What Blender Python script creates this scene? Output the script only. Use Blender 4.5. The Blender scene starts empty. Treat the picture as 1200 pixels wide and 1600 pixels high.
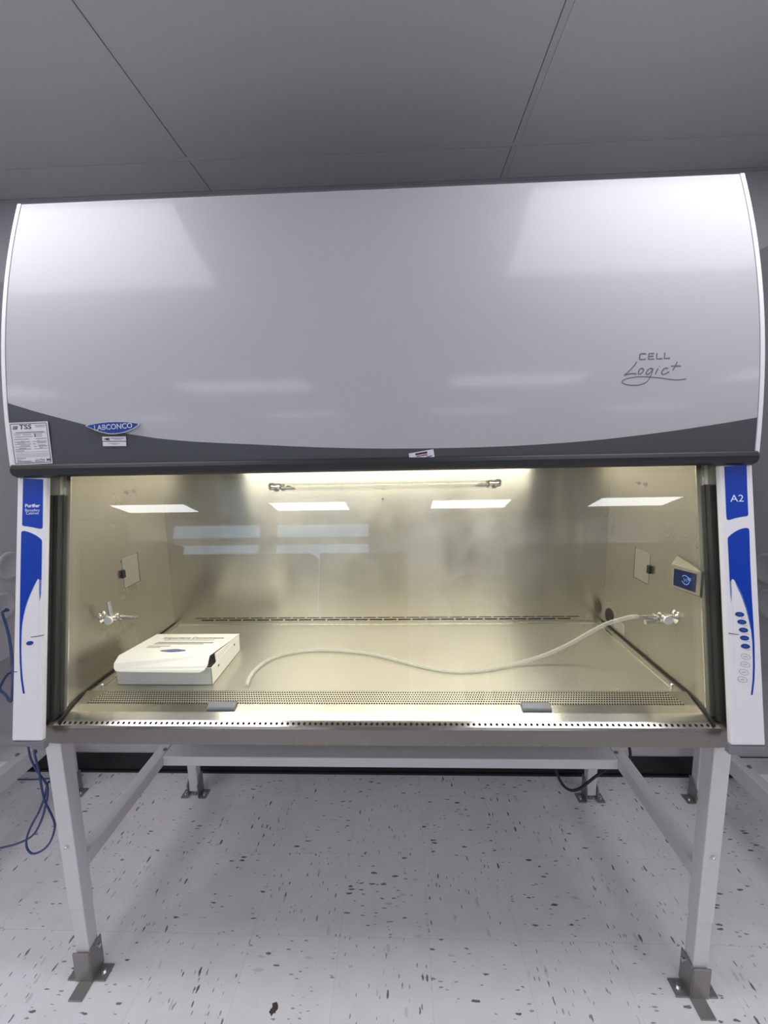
import bpy, bmesh, math, random
from mathutils import Vector, Matrix

random.seed(7)
sc = bpy.context.scene
C = sc.collection
PI = math.pi

# ------------------------------------------------------------------ camera
F, CX, CY, CZ, PITCH, YAW, ROLL = 672.49, 0.072, -1.1512, 1.655, 0.1438, -0.0381, 0.0196


def cam_axes():
    cy, sy, cp, sp = math.cos(YAW), math.sin(YAW), math.cos(PITCH), math.sin(PITCH)
    f = Vector((sy * cp, cy * cp, -sp))
    ri = Vector((cy, -sy, 0))
    d = f.cross(ri)
    cr, sr = math.cos(ROLL), math.sin(ROLL)
    return cr * ri + sr * d, -sr * ri + cr * d, f


AR, AD, AF = cam_axes()
EYE = Vector((CX, CY, CZ))
cam = bpy.data.cameras.new('camera')
camo = bpy.data.objects.new('camera', cam)
C.objects.link(camo)
cam.sensor_fit = 'VERTICAL'
cam.sensor_height = 24.0
cam.lens = F / 1600.0 * 24.0
cam.clip_start = 0.02
cam.clip_end = 60
camo.matrix_world = Matrix(((AR.x, -AD.x, -AF.x, EYE.x), (AR.y, -AD.y, -AF.y, EYE.y), (AR.z, -AD.z, -AF.z, EYE.z), (0, 0, 0, 1)))
sc.camera = camo


# survey helpers: where does the sight line through a photo point meet a real plane of the room
def ray(u, v):
    return (AF * F + AR * (u - 600) + AD * (v - 800)).normalized()


def px(u, v, ax, val):
    d = ray(u, v)
    return EYE + d * ((val - EYE[ax]) / d[ax])


def pxn(u, v, p0, n):
    d = ray(u, v)
    return EYE + d * ((p0 - EYE).dot(n) / d.dot(n))


T = math.tan(math.radians(10.5))
SN = Vector((0, -math.cos(math.radians(10.5)), math.sin(math.radians(10.5))))   # outward normal of sash and consoles
SV = Vector((0, math.sin(math.radians(10.5)), math.cos(math.radians(10.5))))    # up along the slope


def slope_y(y0, z):
    return y0 + (z - 0.87) * T


def pslope(u, v, y0):
    return pxn(u, v, Vector((0, y0, 0.87)), SN)


def hood_y(z):
    t = max(0.0, z - 1.62)
    return ((((-0.117017 * t + 0.213909) * t + 0.156203) * t + 0.004759) * t) + 0.000153


def phood(u, v, off=0.0005):
    d = ray(u, v)
    p = px(u, v, 1, 0.02)
    for _ in range(12):
        p = px(u, v, 1, hood_y(p.z))
    z = p.z
    s = (hood_y(z + .001) - hood_y(z - .001)) / .002
    n = Vector((0, -1, s)).normalized()
    return p + n * off, n


# ------------------------------------------------------------------ node materials
M = {}


def mat(name):
    m = bpy.data.materials.new(name)
    m.use_nodes = True
    nt = m.node_tree
    b = nt.nodes['Principled BSDF']
    M[name] = m
    return m, nt, b


def simple(name, col, rough=0.5, metal=0.0, coat=0.0, spec=0.5, noise=0.0, nscale=60, bump=0.0, bscale=300, coat_rough=0.08):
    m, nt, b = mat(name)
    b.inputs['Base Color'].default_value = (*col, 1)
    b.inputs['Roughness'].default_value = rough
    b.inputs['Metallic'].default_value = metal
    b.inputs['Coat Weight'].default_value = coat
    b.inputs['Coat Roughness'].default_value = coat_rough
    b.inputs['Specular IOR Level'].default_value = spec
    tc = nt.nodes.new('ShaderNodeTexCoord')
    if noise > 0:
        n = nt.nodes.new('ShaderNodeTexNoise')
        n.inputs['Scale'].default_value = nscale
        n.inputs['Detail'].default_value = 4
        nt.links.new(tc.outputs['Object'], n.inputs['Vector'])
        r = nt.nodes.new('ShaderNodeMapRange')
        r.inputs[3].default_value = 1 - noise
        r.inputs[4].default_value = 1 + noise
        nt.links.new(n.outputs['Fac'], r.inputs[0])
        mx = nt.nodes.new('ShaderNodeVectorMath')
        mx.operation = 'SCALE'
        mx.inputs[0].default_value = col
        nt.links.new(r.outputs[0], mx.inputs['Scale'])
        nt.links.new(mx.outputs[0], b.inputs['Base Color'])
    if bump > 0:
        n2 = nt.nodes.new('ShaderNodeTexNoise')
        n2.inputs['Scale'].default_value = bscale
        n2.inputs['Detail'].default_value = 2
        nt.links.new(tc.outputs['Object'], n2.inputs['Vector'])
        bp = nt.nodes.new('ShaderNodeBump')
        bp.inputs['Strength'].default_value = bump
        bp.inputs['Distance'].default_value = 0.002
        nt.links.new(n2.outputs['Fac'], bp.inputs['Height'])
        nt.links.new(bp.outputs[0], b.inputs['Normal'])
    return m


def steel(name, tangent, col=(0.63, 0.60, 0.53), rough=0.33, aniso=0.85, dots=None, smear=0.15, metal=.93):
    m, nt, b = mat(name)
    b.inputs['Metallic'].default_value = metal
    b.inputs['Anisotropic'].default_value = aniso
    tv = nt.nodes.new('ShaderNodeCombineXYZ')
    for i in range(3):
        tv.inputs[i].default_value = tangent[i]
    nt.links.new(tv.outputs[0], b.inputs['Tangent'])
    tc = nt.nodes.new('ShaderNodeTexCoord')
    n = nt.nodes.new('ShaderNodeTexNoise')
    n.inputs['Scale'].default_value = 5
    n.inputs['Detail'].default_value = 5
    n.inputs['Roughness'].default_value = 0.6
    nt.links.new(tc.outputs['Object'], n.inputs['Vector'])
    r = nt.nodes.new('ShaderNodeMapRange')
    r.inputs[1].default_value = .3
    r.inputs[2].default_value = .7
    r.inputs[3].default_value = rough * (1 - smear)
    r.inputs[4].default_value = rough * (1 + smear)
    nt.links.new(n.outputs['Fac'], r.inputs[0])
    nt.links.new(r.outputs[0], b.inputs['Roughness'])
    b.inputs['Base Color'].default_value = (*col, 1)
    if dots:
        # round punched holes in rows: dots = (pitch, radius, axis) staggered when axis == 'hex'
        pitch, rad, rowh = dots
        sep = nt.nodes.new('ShaderNodeSeparateXYZ')
        nt.links.new(tc.outputs['Object'], sep.inputs[0])

        def math_(op, a, b_=None):
            q = nt.nodes.new('ShaderNodeMath')
            q.operation = op
            for i, x in enumerate((a, b_)):
                if x is None:
                    continue
                if isinstance(x, (int, float)):
                    q.inputs[i].default_value = x
                else:
                    nt.links.new(x, q.inputs[i])
            return q.outputs[0]
        X, Y = sep.outputs[0], sep.outputs[1]
        row = math_('FLOOR', math_('DIVIDE', Y, rowh))
        stag = math_('MULTIPLY', math_('MODULO', math_('ABSOLUTE', row), 2.0), 0.5)
        fx = math_('SUBTRACT', math_('FRACT', math_('ADD', math_('DIVIDE', X, pitch), stag)), 0.5)
        fy = math_('SUBTRACT', math_('FRACT', math_('DIVIDE', Y, rowh)), 0.5)
        dx = math_('MULTIPLY', fx, pitch)
        dy = math_('MULTIPLY', fy, rowh)
        dd = math_('SQRT', math_('ADD', math_('MULTIPLY', dx, dx), math_('MULTIPLY', dy, dy)))
        hole = math_('LESS_THAN', dd, rad)
        mixs = nt.nodes.new('ShaderNodeMixShader')
        dk = nt.nodes.new('ShaderNodeBsdfDiffuse')
        dk.inputs['Color'].default_value = (0.008, 0.008, 0.008, 1)
        nt.links.new(hole, mixs.inputs[0])
        nt.links.new(b.outputs[0], mixs.inputs[1])
        nt.links.new(dk.outputs[0], mixs.inputs[2])
        nt.links.new(mixs.outputs[0], nt.nodes['Material Output'].inputs['Surface'])
    return m


def emitter(name, col, strength):
    m, nt, b = mat(name)
    b.inputs['Base Color'].default_value = (*col, 1)
    b.inputs['Emission Color'].default_value = (*col, 1)
    b.inputs['Emission Strength'].default_value = strength
    return m


def glass_thin(name, tint=(0.97, 0.985, 0.975), ior=1.5, rough=0.0):
    m, nt, b = mat(name)
    nt.nodes.remove(b)
    tr = nt.nodes.new('ShaderNodeBsdfTransparent')
    tr.inputs['Color'].default_value = (*tint, 1)
    gl = nt.nodes.new('ShaderNodeBsdfGlossy')
    gl.inputs['Roughness'].default_value = rough
    ge = nt.nodes.new('ShaderNodeNewGeometry')
    mr = nt.nodes.new('ShaderNodeMapRange')
    mr.inputs[3].default_value = ior
    mr.inputs[4].default_value = 1 / ior
    nt.links.new(ge.outputs['Backfacing'], mr.inputs[0])
    fr = nt.nodes.new('ShaderNodeFresnel')
    nt.links.new(mr.outputs[0], fr.inputs['IOR'])
    mx = nt.nodes.new('ShaderNodeMixShader')
    nt.links.new(fr.outputs[0], mx.inputs[0])
    nt.links.new(tr.outputs[0], mx.inputs[1])
    nt.links.new(gl.outputs[0], mx.inputs[2])
    nt.links.new(mx.outputs[0], nt.nodes['Material Output'].inputs['Surface'])
    return m


def floor_material():
    m, nt, b = mat('vinyl_floor')
    b.inputs['Roughness'].default_value = 0.42
    b.inputs['Specular IOR Level'].default_value = 0.35
    L = nt.links
    tc = nt.nodes.new('ShaderNodeTexCoord')
    sep = nt.nodes.new('ShaderNodeSeparateXYZ')
    L.new(tc.outputs['Object'], sep.inputs[0])

    def mth(op, a, b_=None, clamp=False):
        q = nt.nodes.new('ShaderNodeMath')
        q.operation = op
        q.use_clamp = clamp
        for i, x in enumerate((a, b_)):
            if x is None:
                continue
            if isinstance(x, (int, float)):
                q.inputs[i].default_value = x
            else:
                L.new(x, q.inputs[i])
        return q.outputs[0]
    X = mth('DIVIDE', mth('SUBTRACT', sep.outputs[0], 0.454), 0.3048)
    Y = mth('DIVIDE', mth('SUBTRACT', sep.outputs[1], 0.098), 0.3048)
    ix, iy = mth('FLOOR', X), mth('FLOOR', Y)
    fx, fy = mth('FRACT', X), mth('FRACT', Y)
    par = mth('FRACT', mth('MULTIPLY', mth('ADD', ix, iy), 0.5))
    par = mth('LESS_THAN', par, 0.25)
    # flecks run along Y in one tile and along X in the next
    cA = nt.nodes.new('ShaderNodeCombineXYZ')
    cB = nt.nodes.new('ShaderNodeCombineXYZ')
    L.new(sep.outputs[0], cA.inputs[0]); L.new(sep.outputs[1], cA.inputs[1])
    L.new(sep.outputs[1], cB.inputs[0]); L.new(sep.outputs[0], cB.inputs[1])
    rnd = mth('MULTIPLY', mth('ADD', mth('MULTIPLY', ix, 3.71), mth('MULTIPLY', iy, 7.13)), 1.0)
    L.new(rnd, cA.inputs[2]); L.new(rnd, cB.inputs[2])
    mixv = nt.nodes.new('ShaderNodeMix')
    mixv.data_type = 'VECTOR'
    L.new(par, mixv.inputs['Factor'])
    L.new(cA.outputs[0], mixv.inputs[4]); L.new(cB.outputs[0], mixv.inputs[5])
    vec = mixv.outputs[1]

    def flecks(sx, sy, size, thr, off):
        mp = nt.nodes.new('ShaderNodeMapping')
        mp.inputs['Scale'].default_value = (sx, sy, 1)
        mp.inputs['Location'].default_value = (off, off * 1.7, 0)
        L.new(vec, mp.inputs[0])
        nz = nt.nodes.new('ShaderNodeTexNoise')
        nz.inputs['Scale'].default_value = 2.6
        nz.inputs['Detail'].default_value = 2
        L.new(mp.outputs[0], nz.inputs['Vector'])
        ad = nt.nodes.new('ShaderNodeVectorMath')
        ad.operation = 'MULTIPLY_ADD'
        L.new(nz.outputs['Color'], ad.inputs[0])
        ad.inputs[1].default_value = (0.55, 0.45, 0)
        L.new(mp.outputs[0], ad.inputs[2])
        vo = nt.nodes.new('ShaderNodeTexVoronoi')
        vo.voronoi_dimensions = '3D'
        vo.inputs['Scale'].default_value = 1
        L.new(ad.outputs[0], vo.inputs['Vector'])
        sc_ = nt.nodes.new('ShaderNodeSeparateColor')
        L.new(vo.outputs['Color'], sc_.inputs[0])
        keep = mth('LESS_THAN', sc_.outputs[0], thr)
        rad = mth('MULTIPLY', mth('POWER', sc_.outputs[1], 2.0), size)
        f = mth('MULTIPLY', mth('SUBTRACT', mth('ADD', rad, size * .16), vo.outputs['Distance']), 14.0, True)
        return mth('MULTIPLY', f, keep), sc_.outputs[2]
    f1, c1 = flecks(74, 24, 0.31, 0.52, 0.0)
    f2, c2 = flecks(118, 38, 0.30, 0.46, 5.3)
    f3, c3 = flecks(56, 19, 0.32, 0.30, 9.1)

    def mixc(fac, a, b_):
        q = nt.nodes.new('ShaderNodeMix')
        q.data_type = 'RGBA'
        if isinstance(fac, (int, float)):
            q.inputs['Factor'].default_value = fac
        else:
            L.new(fac, q.inputs['Factor'])
        for i, x in ((6, a), (7, b_)):
            if isinstance(x, tuple):
                q.inputs[i].default_value = (*x, 1)
            else:
                L.new(x, q.inputs[i])
        return q.outputs[2]
    big = nt.nodes.new('ShaderNodeTexNoise')
    big.inputs['Scale'].default_value = 14
    big.inputs['Detail'].default_value = 5
    L.new(vec, big.inputs['Vector'])
    base = mixc(big.outputs['Fac'], (0.72, 0.695, 0.715), (0.84, 0.82, 0.84))
    base = mixc(mth('MULTIPLY', f3, 0.4), base, (0.42, 0.40, 0.40))
    base = mixc(mth('MULTIPLY', f2, 0.75), base, (0.20, 0.20, 0.20))
    dark = mixc(c1, (0.05, 0.055, 0.055), (0.20, 0.19, 0.18))
    base = mixc(mth('MULTIPLY', f1, 0.9), base, dark)
    # joints between tiles
    ex = mth('MINIMUM', fx, mth('SUBTRACT', 1.0, fx))
    ey = mth('MINIMUM', fy, mth('SUBTRACT', 1.0, fy))
    e = mth('MINIMUM', ex, ey)
    joint = mth('LESS_THAN', e, 0.0022)
    base = mixc(mth('MULTIPLY', joint, 0.22), base, (0.16, 0.15, 0.15))
    L.new(base, b.inputs['Base Color'])
    n2 = nt.nodes.new('ShaderNodeTexNoise')
    n2.inputs['Scale'].default_value = 25
    L.new(tc.outputs['Object'], n2.inputs['Vector'])
    mr = nt.nodes.new('ShaderNodeMapRange')
    mr.inputs[3].default_value = .34
    mr.inputs[4].default_value = .55
    L.new(n2.outputs['Fac'], mr.inputs[0])
    L.new(mr.outputs[0], b.inputs['Roughness'])
    return m


# ------------------------------------------------------------------ mesh builder
class MB:
    def __init__(self):
        self.v, self.f, self.mi = [], [], []

    def add(self, vs, fs, k=0):
        o = len(self.v)
        self.v += [Vector(p) for p in vs]
        for f in fs:
            self.f.append([i + o for i in f])
            self.mi.append(k)

    def box(self, a, b, k=0):
        x0, y0, z0 = a
        x1, y1, z1 = b
        vs = [(x0, y0, z0), (x1, y0, z0), (x1, y1, z0), (x0, y1, z0), (x0, y0, z1), (x1, y0, z1), (x1, y1, z1), (x0, y1, z1)]
        self.add(vs, [(0, 3, 2, 1), (4, 5, 6, 7), (0, 1, 5, 4), (1, 2, 6, 5), (2, 3, 7, 6), (3, 0, 4, 7)], k)

    def hexa(self, q0, q1, k=0):
        """solid between two quads with matching corners"""
        self.add(list(q0) + list(q1), [(3, 2, 1, 0), (4, 5, 6, 7), (0, 1, 5, 4), (1, 2, 6, 5), (2, 3, 7, 6), (3, 0, 4, 7)], k)

    def prism(self, pts, vec, k=0):
        n = len(pts)
        vec = Vector(vec)
        a = [Vector(p) for p in pts]
        self.add(a + [p + vec for p in a], [list(range(n))[::-1], list(range(n, 2 * n))] + [(i, (i + 1) % n, n + (i + 1) % n, n + i) for i in range(n)], k)

    def tube(self, pts, r, seg=10, k=0, caps=True, axis=None):
        pts = [Vector(p) for p in pts]
        n = len(pts)
        rs = r if isinstance(r, (list, tuple)) else [r] * n
        ref = None
        rings = []
        for i, p in enumerate(pts):
            t = (pts[min(i + 1, n - 1)] - pts[max(i - 1, 0)]).normalized() if axis is None else Vector(axis)
            if ref is None:
                ref = Vector((0, 0, 1)) if abs(t.z) < .9 else Vector((1, 0, 0))
            a = (ref - t * ref.dot(t)).normalized()
            ref = a
            b = t.cross(a)
            rings.append([p + (a * math.cos(2 * PI * j / seg) + b * math.sin(2 * PI * j / seg)) * rs[i] for j in range(seg)])
        vs = [q for rg in rings for q in rg]
        fs = []
        for i in range(n - 1):
            for j in range(seg):
                a0, a1 = i * seg + j, i * seg + (j + 1) % seg
                fs.append((a0, a1, a1 + seg, a0 + seg))
        if caps:
            fs.append(list(range(seg))[::-1])
            fs.append([(n - 1) * seg + j for j in range(seg)])
        self.add(vs, fs, k)

    def cyl(self, a, b, r, seg=20, k=0):
        self.tube([a, b], r, seg, k)

    def ball(self, c, r, seg=14, k=0, sc_=(1, 1, 1)):
        c = Vector(c)
        vs, fs = [], []
        rings = seg // 2
        for i in range(rings + 1):
            th = PI * i / rings
            for j in range(seg):
                ph = 2 * PI * j / seg
                vs.append(c + Vector((r * sc_[0] * math.sin(th) * math.cos(ph), r * sc_[1] * math.sin(th) * math.sin(ph), r * sc_[2] * math.cos(th))))
        for i in range(rings):
            for j in range(seg):
                fs.append((i * seg + j, (i + 1) * seg + j, (i + 1) * seg + (j + 1) % seg, i * seg + (j + 1) % seg))
        self.add(vs, fs, k)

    def ribbon(self, pts, w, n, th, k=0):
        """a flat stroke of width w lying on a surface of normal n"""
        pts = [Vector(p) for p in pts]
        n = Vector(n).normalized()
        m = len(pts)
        L, R = [], []
        for i, p in enumerate(pts):
            t = (pts[min(i + 1, m - 1)] - pts[max(i - 1, 0)]).normalized()
            s = n.cross(t).normalized()
            ww = (w[i] if isinstance(w, (list, tuple)) else w) / 2
            L.append(p + s * ww)
            R.append(p - s * ww)
        for i in range(m - 1):
            q = [L[i], L[i + 1], R[i + 1], R[i]]
            self.hexa(q, [x + n * th for x in q], k)

    def build(self, name, m, parent=None, bevel=0.0, smooth=False, seg=2, weld=False):
        me = bpy.data.meshes.new(name)
        org = Vector(parent_world(parent)) if parent else Vector((0, 0, 0))
        me.from_pydata([p - org for p in self.v], [], self.f)
        ms = m if isinstance(m, (list, tuple)) else [m]
        for x in ms:
            me.materials.append(M[x])
        for p, k in zip(me.polygons, self.mi):
            p.material_index = k
            p.use_smooth = smooth
        bm = bmesh.new()
        bm.from_mesh(me)
        if weld:
            bmesh.ops.remove_doubles(bm, verts=bm.verts, dist=1e-5)
        bmesh.ops.recalc_face_normals(bm, faces=bm.faces)
        bm.to_mesh(me)
        bm.free()
        if smooth:
            me.set_sharp_from_angle(angle=math.radians(40))
        o = bpy.data.objects.new(name, me)
        C.objects.link(o)
        if parent:
            o.parent = parent
        if bevel > 0:
            b = o.modifiers.new('bevel', 'BEVEL')
            b.width = bevel
            b.segments = seg
            b.limit_method = 'ANGLE'
            b.angle_limit = math.radians(35)
            b.harden_normals = False
        return o


def parent_world(p):
    v = Vector((0, 0, 0))
    while p is not None:
        v = v + p.location
        p = p.parent
    return v


def thing(name, label, cat, loc=(0, 0, 0), group=None):
    o = bpy.data.objects.new(name, None)
    C.objects.link(o)
    o.location = loc
    o.empty_display_size = .1
    return tag(o, label, cat, group)


def tag(o, label, cat, group=None):
    o['label'] = label
    o['category'] = cat
    if group:
        o['group'] = group
    return o


def struct(o):
    o['kind'] = 'structure'
    return o


def text_mb(mb, s, size, origin, u, v, n, th=0.0004, k=0, align='CENTER', bold=0.0, sx=1.0):
    cu = bpy.data.curves.new('lettering_source', 'FONT')
    cu.body = s
    cu.size = size
    cu.align_x = align
    cu.align_y = 'CENTER'
    cu.resolution_u = 3
    cu.offset = bold
    o = bpy.data.objects.new('lettering_source', cu)
    C.objects.link(o)
    dg = bpy.context.evaluated_depsgraph_get()
    dg.update()
    me = bpy.data.meshes.new_from_object(o.evaluated_get(dg))
    u, v, n, origin = Vector(u).normalized(), Vector(v).normalized(), Vector(n).normalized(), Vector(origin)
    vs = [origin + u * (p.co.x * sx) + v * p.co.y + n * th for p in me.vertices]
    mb.add(vs, [list(p.vertices) for p in me.polygons], k)
    bpy.data.objects.remove(o)
    bpy.data.curves.remove(cu)
    bpy.data.meshes.remove(me)


def crom(pts, n=6):
    """smooth curve through points"""
    P = [Vector(p) for p in pts]
    P = [P[0] * 2 - P[1]] + P + [P[-1] * 2 - P[-2]]
    out = []
    for i in range(1, len(P) - 2):
        for j in range(n):
            t = j / n
            a, b, c, d = P[i - 1], P[i], P[i + 1], P[i + 2]
            out.append(0.5 * (2 * b + (c - a) * t + (2 * a - 5 * b + 4 * c - d) * t * t + (3 * b - a - 3 * c + d) * t ** 3))
    out.append(P[-2])
    return out


# ------------------------------------------------------------------ materials
LAMP = (1.0, 0.94, 0.79)
simple('white_paint', (0.80, 0.79, 0.81), 0.42, noise=.02, bump=.05, bscale=900)
simple('hood_paint', (0.455, 0.455, 0.476), 0.38, coat=.22, bump=.02, bscale=420, coat_rough=.10, spec=.2)
simple('charcoal_paint', (0.062, 0.066, 0.076), 0.5, noise=.05, bump=.05, bscale=700)
steel('steel_strip', (0, 1, 0), col=(0.50, 0.48, 0.44), rough=.14, aniso=.3, smear=.1)
simple('lip_rubber', (0.016, 0.017, 0.019), 0.45)
simple('stand_paint', (0.66, 0.65, 0.665), 0.45, noise=.03, bump=.05, bscale=600)
simple('bracket_steel', (0.30, 0.285, 0.28), 0.42, metal=.6, noise=.06)
simple('bolt_zinc', (0.72, 0.72, 0.72), 0.22, metal=1)
simple('chrome', (0.82, 0.82, 0.80), 0.10, metal=1)
simple('cap_grey', (0.20, 0.21, 0.23), 0.5)
simple('clip_grey', (0.16, 0.17, 0.20), 0.42)
simple('console_blue', (0.002, 0.045, 0.40), 0.36, spec=.3)
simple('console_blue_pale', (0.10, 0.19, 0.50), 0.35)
simple('button_blue', (0.012, 0.05, 0.28), 0.35)
simple('ink_white', (0.75, 0.82, 0.95), 0.5)
simple('ink_grey', (0.13, 0.13, 0.16), 0.5)
simple('ink_dark', (0.03, 0.03, 0.045), 0.6)
simple('ink_mid', (0.20, 0.20, 0.21), 0.7)
simple('ink_light', (0.32, 0.32, 0.36), 0.6)
simple('ink_maroon', (0.09, 0.015, 0.02), 0.6)
simple('paper', (0.74, 0.73, 0.77), 0.55)
simple('cardboard_white', (0.78, 0.77, 0.75), 0.6, noise=.03, nscale=25)
simple('cardboard_edge', (0.45, 0.40, 0.33), 0.8)
simple('badge_blue', (0.010, 0.055, 0.33), 0.3, coat=.5)
simple('badge_silver', (0.75, 0.76, 0.78), 0.25, metal=1)
simple('track_grey', (0.045, 0.048, 0.052), 0.5)
simple('track_black', (0.010, 0.011, 0.012), 0.45)
simple('gasket_black', (0.008, 0.008, 0.008), 0.6)
simple('slot_black', (0.010, 0.006, 0.005), 0.9)
simple('cable_blue', (0.028, 0.055, 0.17), 0.45)
simple('cord_black', (0.008, 0.008, 0.010), 0.4)
simple('wall_paint', (0.52, 0.51, 0.53), 0.7, noise=.02, nscale=8, bump=.08, bscale=500)
simple('ceiling_tile', (0.52, 0.515, 0.53), 0.9, noise=.05, nscale=220, bump=.35, bscale=260)
simple('plenum_black', (0.015, 0.015, 0.016), 0.9)
simple('ceiling_bar', (0.50, 0.495, 0.51), 0.5)
simple('baseboard_black', (0.008, 0.008, 0.009), 0.4)
simple('cabinet_side', (0.50, 0.495, 0.515), 0.5, noise=.02)
simple('pan_grey', (0.10, 0.10, 0.105), 0.6)
simple('cabinet_side_shaded', (0.36, 0.357, 0.372), 0.5, noise=.02)  # same side paint darkened, the right neighbour's shade put into the colour
simple('outlet_plate', (0.40, 0.395, 0.36), 0.45, metal=.7)
simple('cover_plate', (0.62, 0.61, 0.57), 0.42, metal=.85)
simple('dark_laminate', (0.055, 0.048, 0.042), 0.5, noise=.1)
simple('dark_cloth', (0.03, 0.03, 0.035), 0.85, noise=.1)
simple('skin', (0.32, 0.19, 0.13), 0.5)
simple('hair_dark', (0.012, 0.010, 0.009), 0.6)
simple('window_frame', (0.55, 0.55, 0.56), 0.5)
simple('housing_steel', (0.42, 0.40, 0.345), 0.40, metal=.8)
simple('port_black', (0.010, 0.010, 0.010), 0.5)
simple('scuff_brown', (0.07, 0.05, 0.045), 0.8)
steel('steel_back', (0, 0, 1), rough=.235, aniso=.955, metal=.96)
steel('steel_side', (0, 0, 1), col=(.46, .437, .385), rough=.30, aniso=.85, metal=.93)
steel('steel_floor', (0, 1, 0), col=(.54, .515, .455), rough=.31, aniso=.92, metal=.75)
steel('steel_sill', (0, 1, 0), col=(0.42, 0.40, 0.36), rough=.24, aniso=.85)
steel('steel_front', (0, 0, 1), col=(0.25, 0.23, 0.215), rough=.28, aniso=.5)
steel('steel_grille', (0, 1, 0), rough=.36, aniso=.5, dots=(0.0073, 0.0027, 0.0083))
steel('steel_rim', (0, 1, 0), rough=.22, aniso=.3)
glass_thin('sash_glass')
glass_thin('uv_glass', tint=(0.96, 0.965, 0.96))
glass_thin('window_glass')
gm, gnt, gb = mat('clear_tubing')
gb.inputs['Base Color'].default_value = (0.66, 0.66, 0.64, 1)
gb.inputs['Roughness'].default_value = .14
gt = gnt.nodes.new('ShaderNodeBsdfTransparent')
gt.inputs['Color'].default_value = (0.93, 0.93, 0.91, 1)
gl_ = gnt.nodes.new('ShaderNodeLayerWeight')
gl_.inputs['Blend'].default_value = .35
gr = gnt.nodes.new('ShaderNodeMapRange')
gr.inputs[3].default_value = .22
gr.inputs[4].default_value = .85
gx = gnt.nodes.new('ShaderNodeMixShader')
gnt.links.new(gl_.outputs['Facing'], gr.inputs[0])
gnt.links.new(gr.outputs[0], gx.inputs[0])
gnt.links.new(gt.outputs[0], gx.inputs[1])
gnt.links.new(gb.outputs[0], gx.inputs[2])
gnt.links.new(gx.outputs[0], gnt.nodes['Material Output'].inputs['Surface'])
emitter('troffer_lens', (0.95, 0.955, 1.0), 6.2)
emitter('troffer_lens_boosted', (0.95, 0.955, 1.0), 8.6)  # middle and far rows set brighter than the nearest to lift the lower hood
emitter('cabinet_tube', LAMP, 18.5)
emitter('screen_glow', (0.005, 0.009, 0.030), 1.0).node_tree.nodes['Principled BSDF'].inputs['Specular IOR Level'].default_value = .12
emitter('screen_logo', (0.07, 0.16, 0.42), 1.0)
floor_material()

# ------------------------------------------------------------------ room
XL, XR, YB, YF, ZC = -7.3, 5.3, 0.855, -5.8, 2.76
b = MB(); b.box((XL - .1, YF - .1, -.05), (XR + .1, YB + .1, 0)); struct(b.build('floor', 'vinyl_floor'))
b = MB(); b.box((XL - .1, YB, 0), (XR + .1, YB + .1, 2.9)); struct(b.build('wall_front', 'wall_paint'))
b = MB(); b.box((XL - .1, YF - .1, 0), (XL, YB, 2.9)); struct(b.build('wall_left', 'wall_paint'))
b = MB(); b.box((XR, YF - .1, 0), (XR + .1, YB, 2.9)); struct(b.build('wall_right', 'wall_paint'))
# rear wall with two window openings
WZ0, WZ1 = 1.15, 2.66
WX = [(-3.85, -2.26), (-2.06, -0.42)]
b = MB()
xs = [XL] + [x for w in WX for x in w] + [XR]
for i in range(0, len(xs), 2):
    b.box((xs[i], YF - .1, 0), (xs[i + 1], YF, 2.9))
for a, c in WX:
    b.box((a, YF - .1, 0), (c, YF, WZ0))
    b.box((a, YF - .1, WZ1), (c, YF, 2.9))
struct(b.build('wall_rear', 'wall_paint'))
for i, (a, c) in enumerate(WX):
    b = MB()
    for q in (((a, YF - .08, WZ0), (a + .04, YF - .02, WZ1)), ((c - .04, YF - .08, WZ0), (c, YF - .02, WZ1)),
              ((a, YF - .08, WZ0), (c, YF - .02, WZ0 + .04)), ((a, YF - .08, WZ1 - .04), (c, YF - .02, WZ1)),
              ((a, YF - .08, 2.28), (c, YF - .02, 2.40))):
        b.box(*q)
    w = struct(b.build('window_%d' % (i + 1), 'window_frame'))
    b = MB(); b.box((a + .03, YF - .055, WZ0 + .03), (c - .03, YF - .049, WZ1 - .03)); b.build('pane', 'window_glass', w)
b = MB(); b.box((XL, YB - .006, 0), (XR, YB, .108)); b.box((XL, YB - .014, 0), (XR, YB, .012)); struct(b.build('baseboard_front', 'baseboard_black', bevel=.002))

# ceiling: lay-in tiles 4 x 2 ft with T bars, dark reveal on one side of each bar
GX, GY, TX, TY = -0.702, 0.632, 1.2192, 0.6096
b = MB()
b.box((XL - .1, YF - .1, 2.83), (XR + .1, YB + .1, 2.9), 0)
lights = []
ix0, ix1 = int(math.floor((XL - GX) / TX)), int(math.ceil((XR - GX) / TX))
for i in range(ix0, ix1):
    for j in range(-12, 2):
        x0, x1 = max(XL, GX + i * TX), min(XR, GX + (i + 1) * TX)
        y0, y1 = max(YF, GY + (j - 1) * TY), min(YB, GY + j * TY)
        if x1 - x0 < .05 or y1 - y0 < .05:
            continue
        # every second column and every fourth row carries a light panel
        if (i % 2 == 1) and (j % 4 == 3) and x1 - x0 > 1.2 and y1 - y0 > .6:
            lights.append((x0, x1, y0, y1))
            continue
        xl = x0 + .011
        xr_ = x1 - .0135
        yb_ = y0 + .011
        yt_ = y1 - (.0135 if y1 < YB - .01 else .024)
        b.box((xl, yb_, ZC), (xr_, yt_, ZC + .016), 1)
for i in range(ix0 + 1, ix1):
    x = GX + i * TX
    b.box((x - .0105, YF, ZC + .0012), (x + .0105, YB, ZC + .0296), 2)
for j in range(-11, 2):
    y = GY + j * TY
    if YF < y < YB - .05:
        b.box((XL, y - .0105, ZC + .0016), (XR, y + .0105, ZC + .03), 2)
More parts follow.
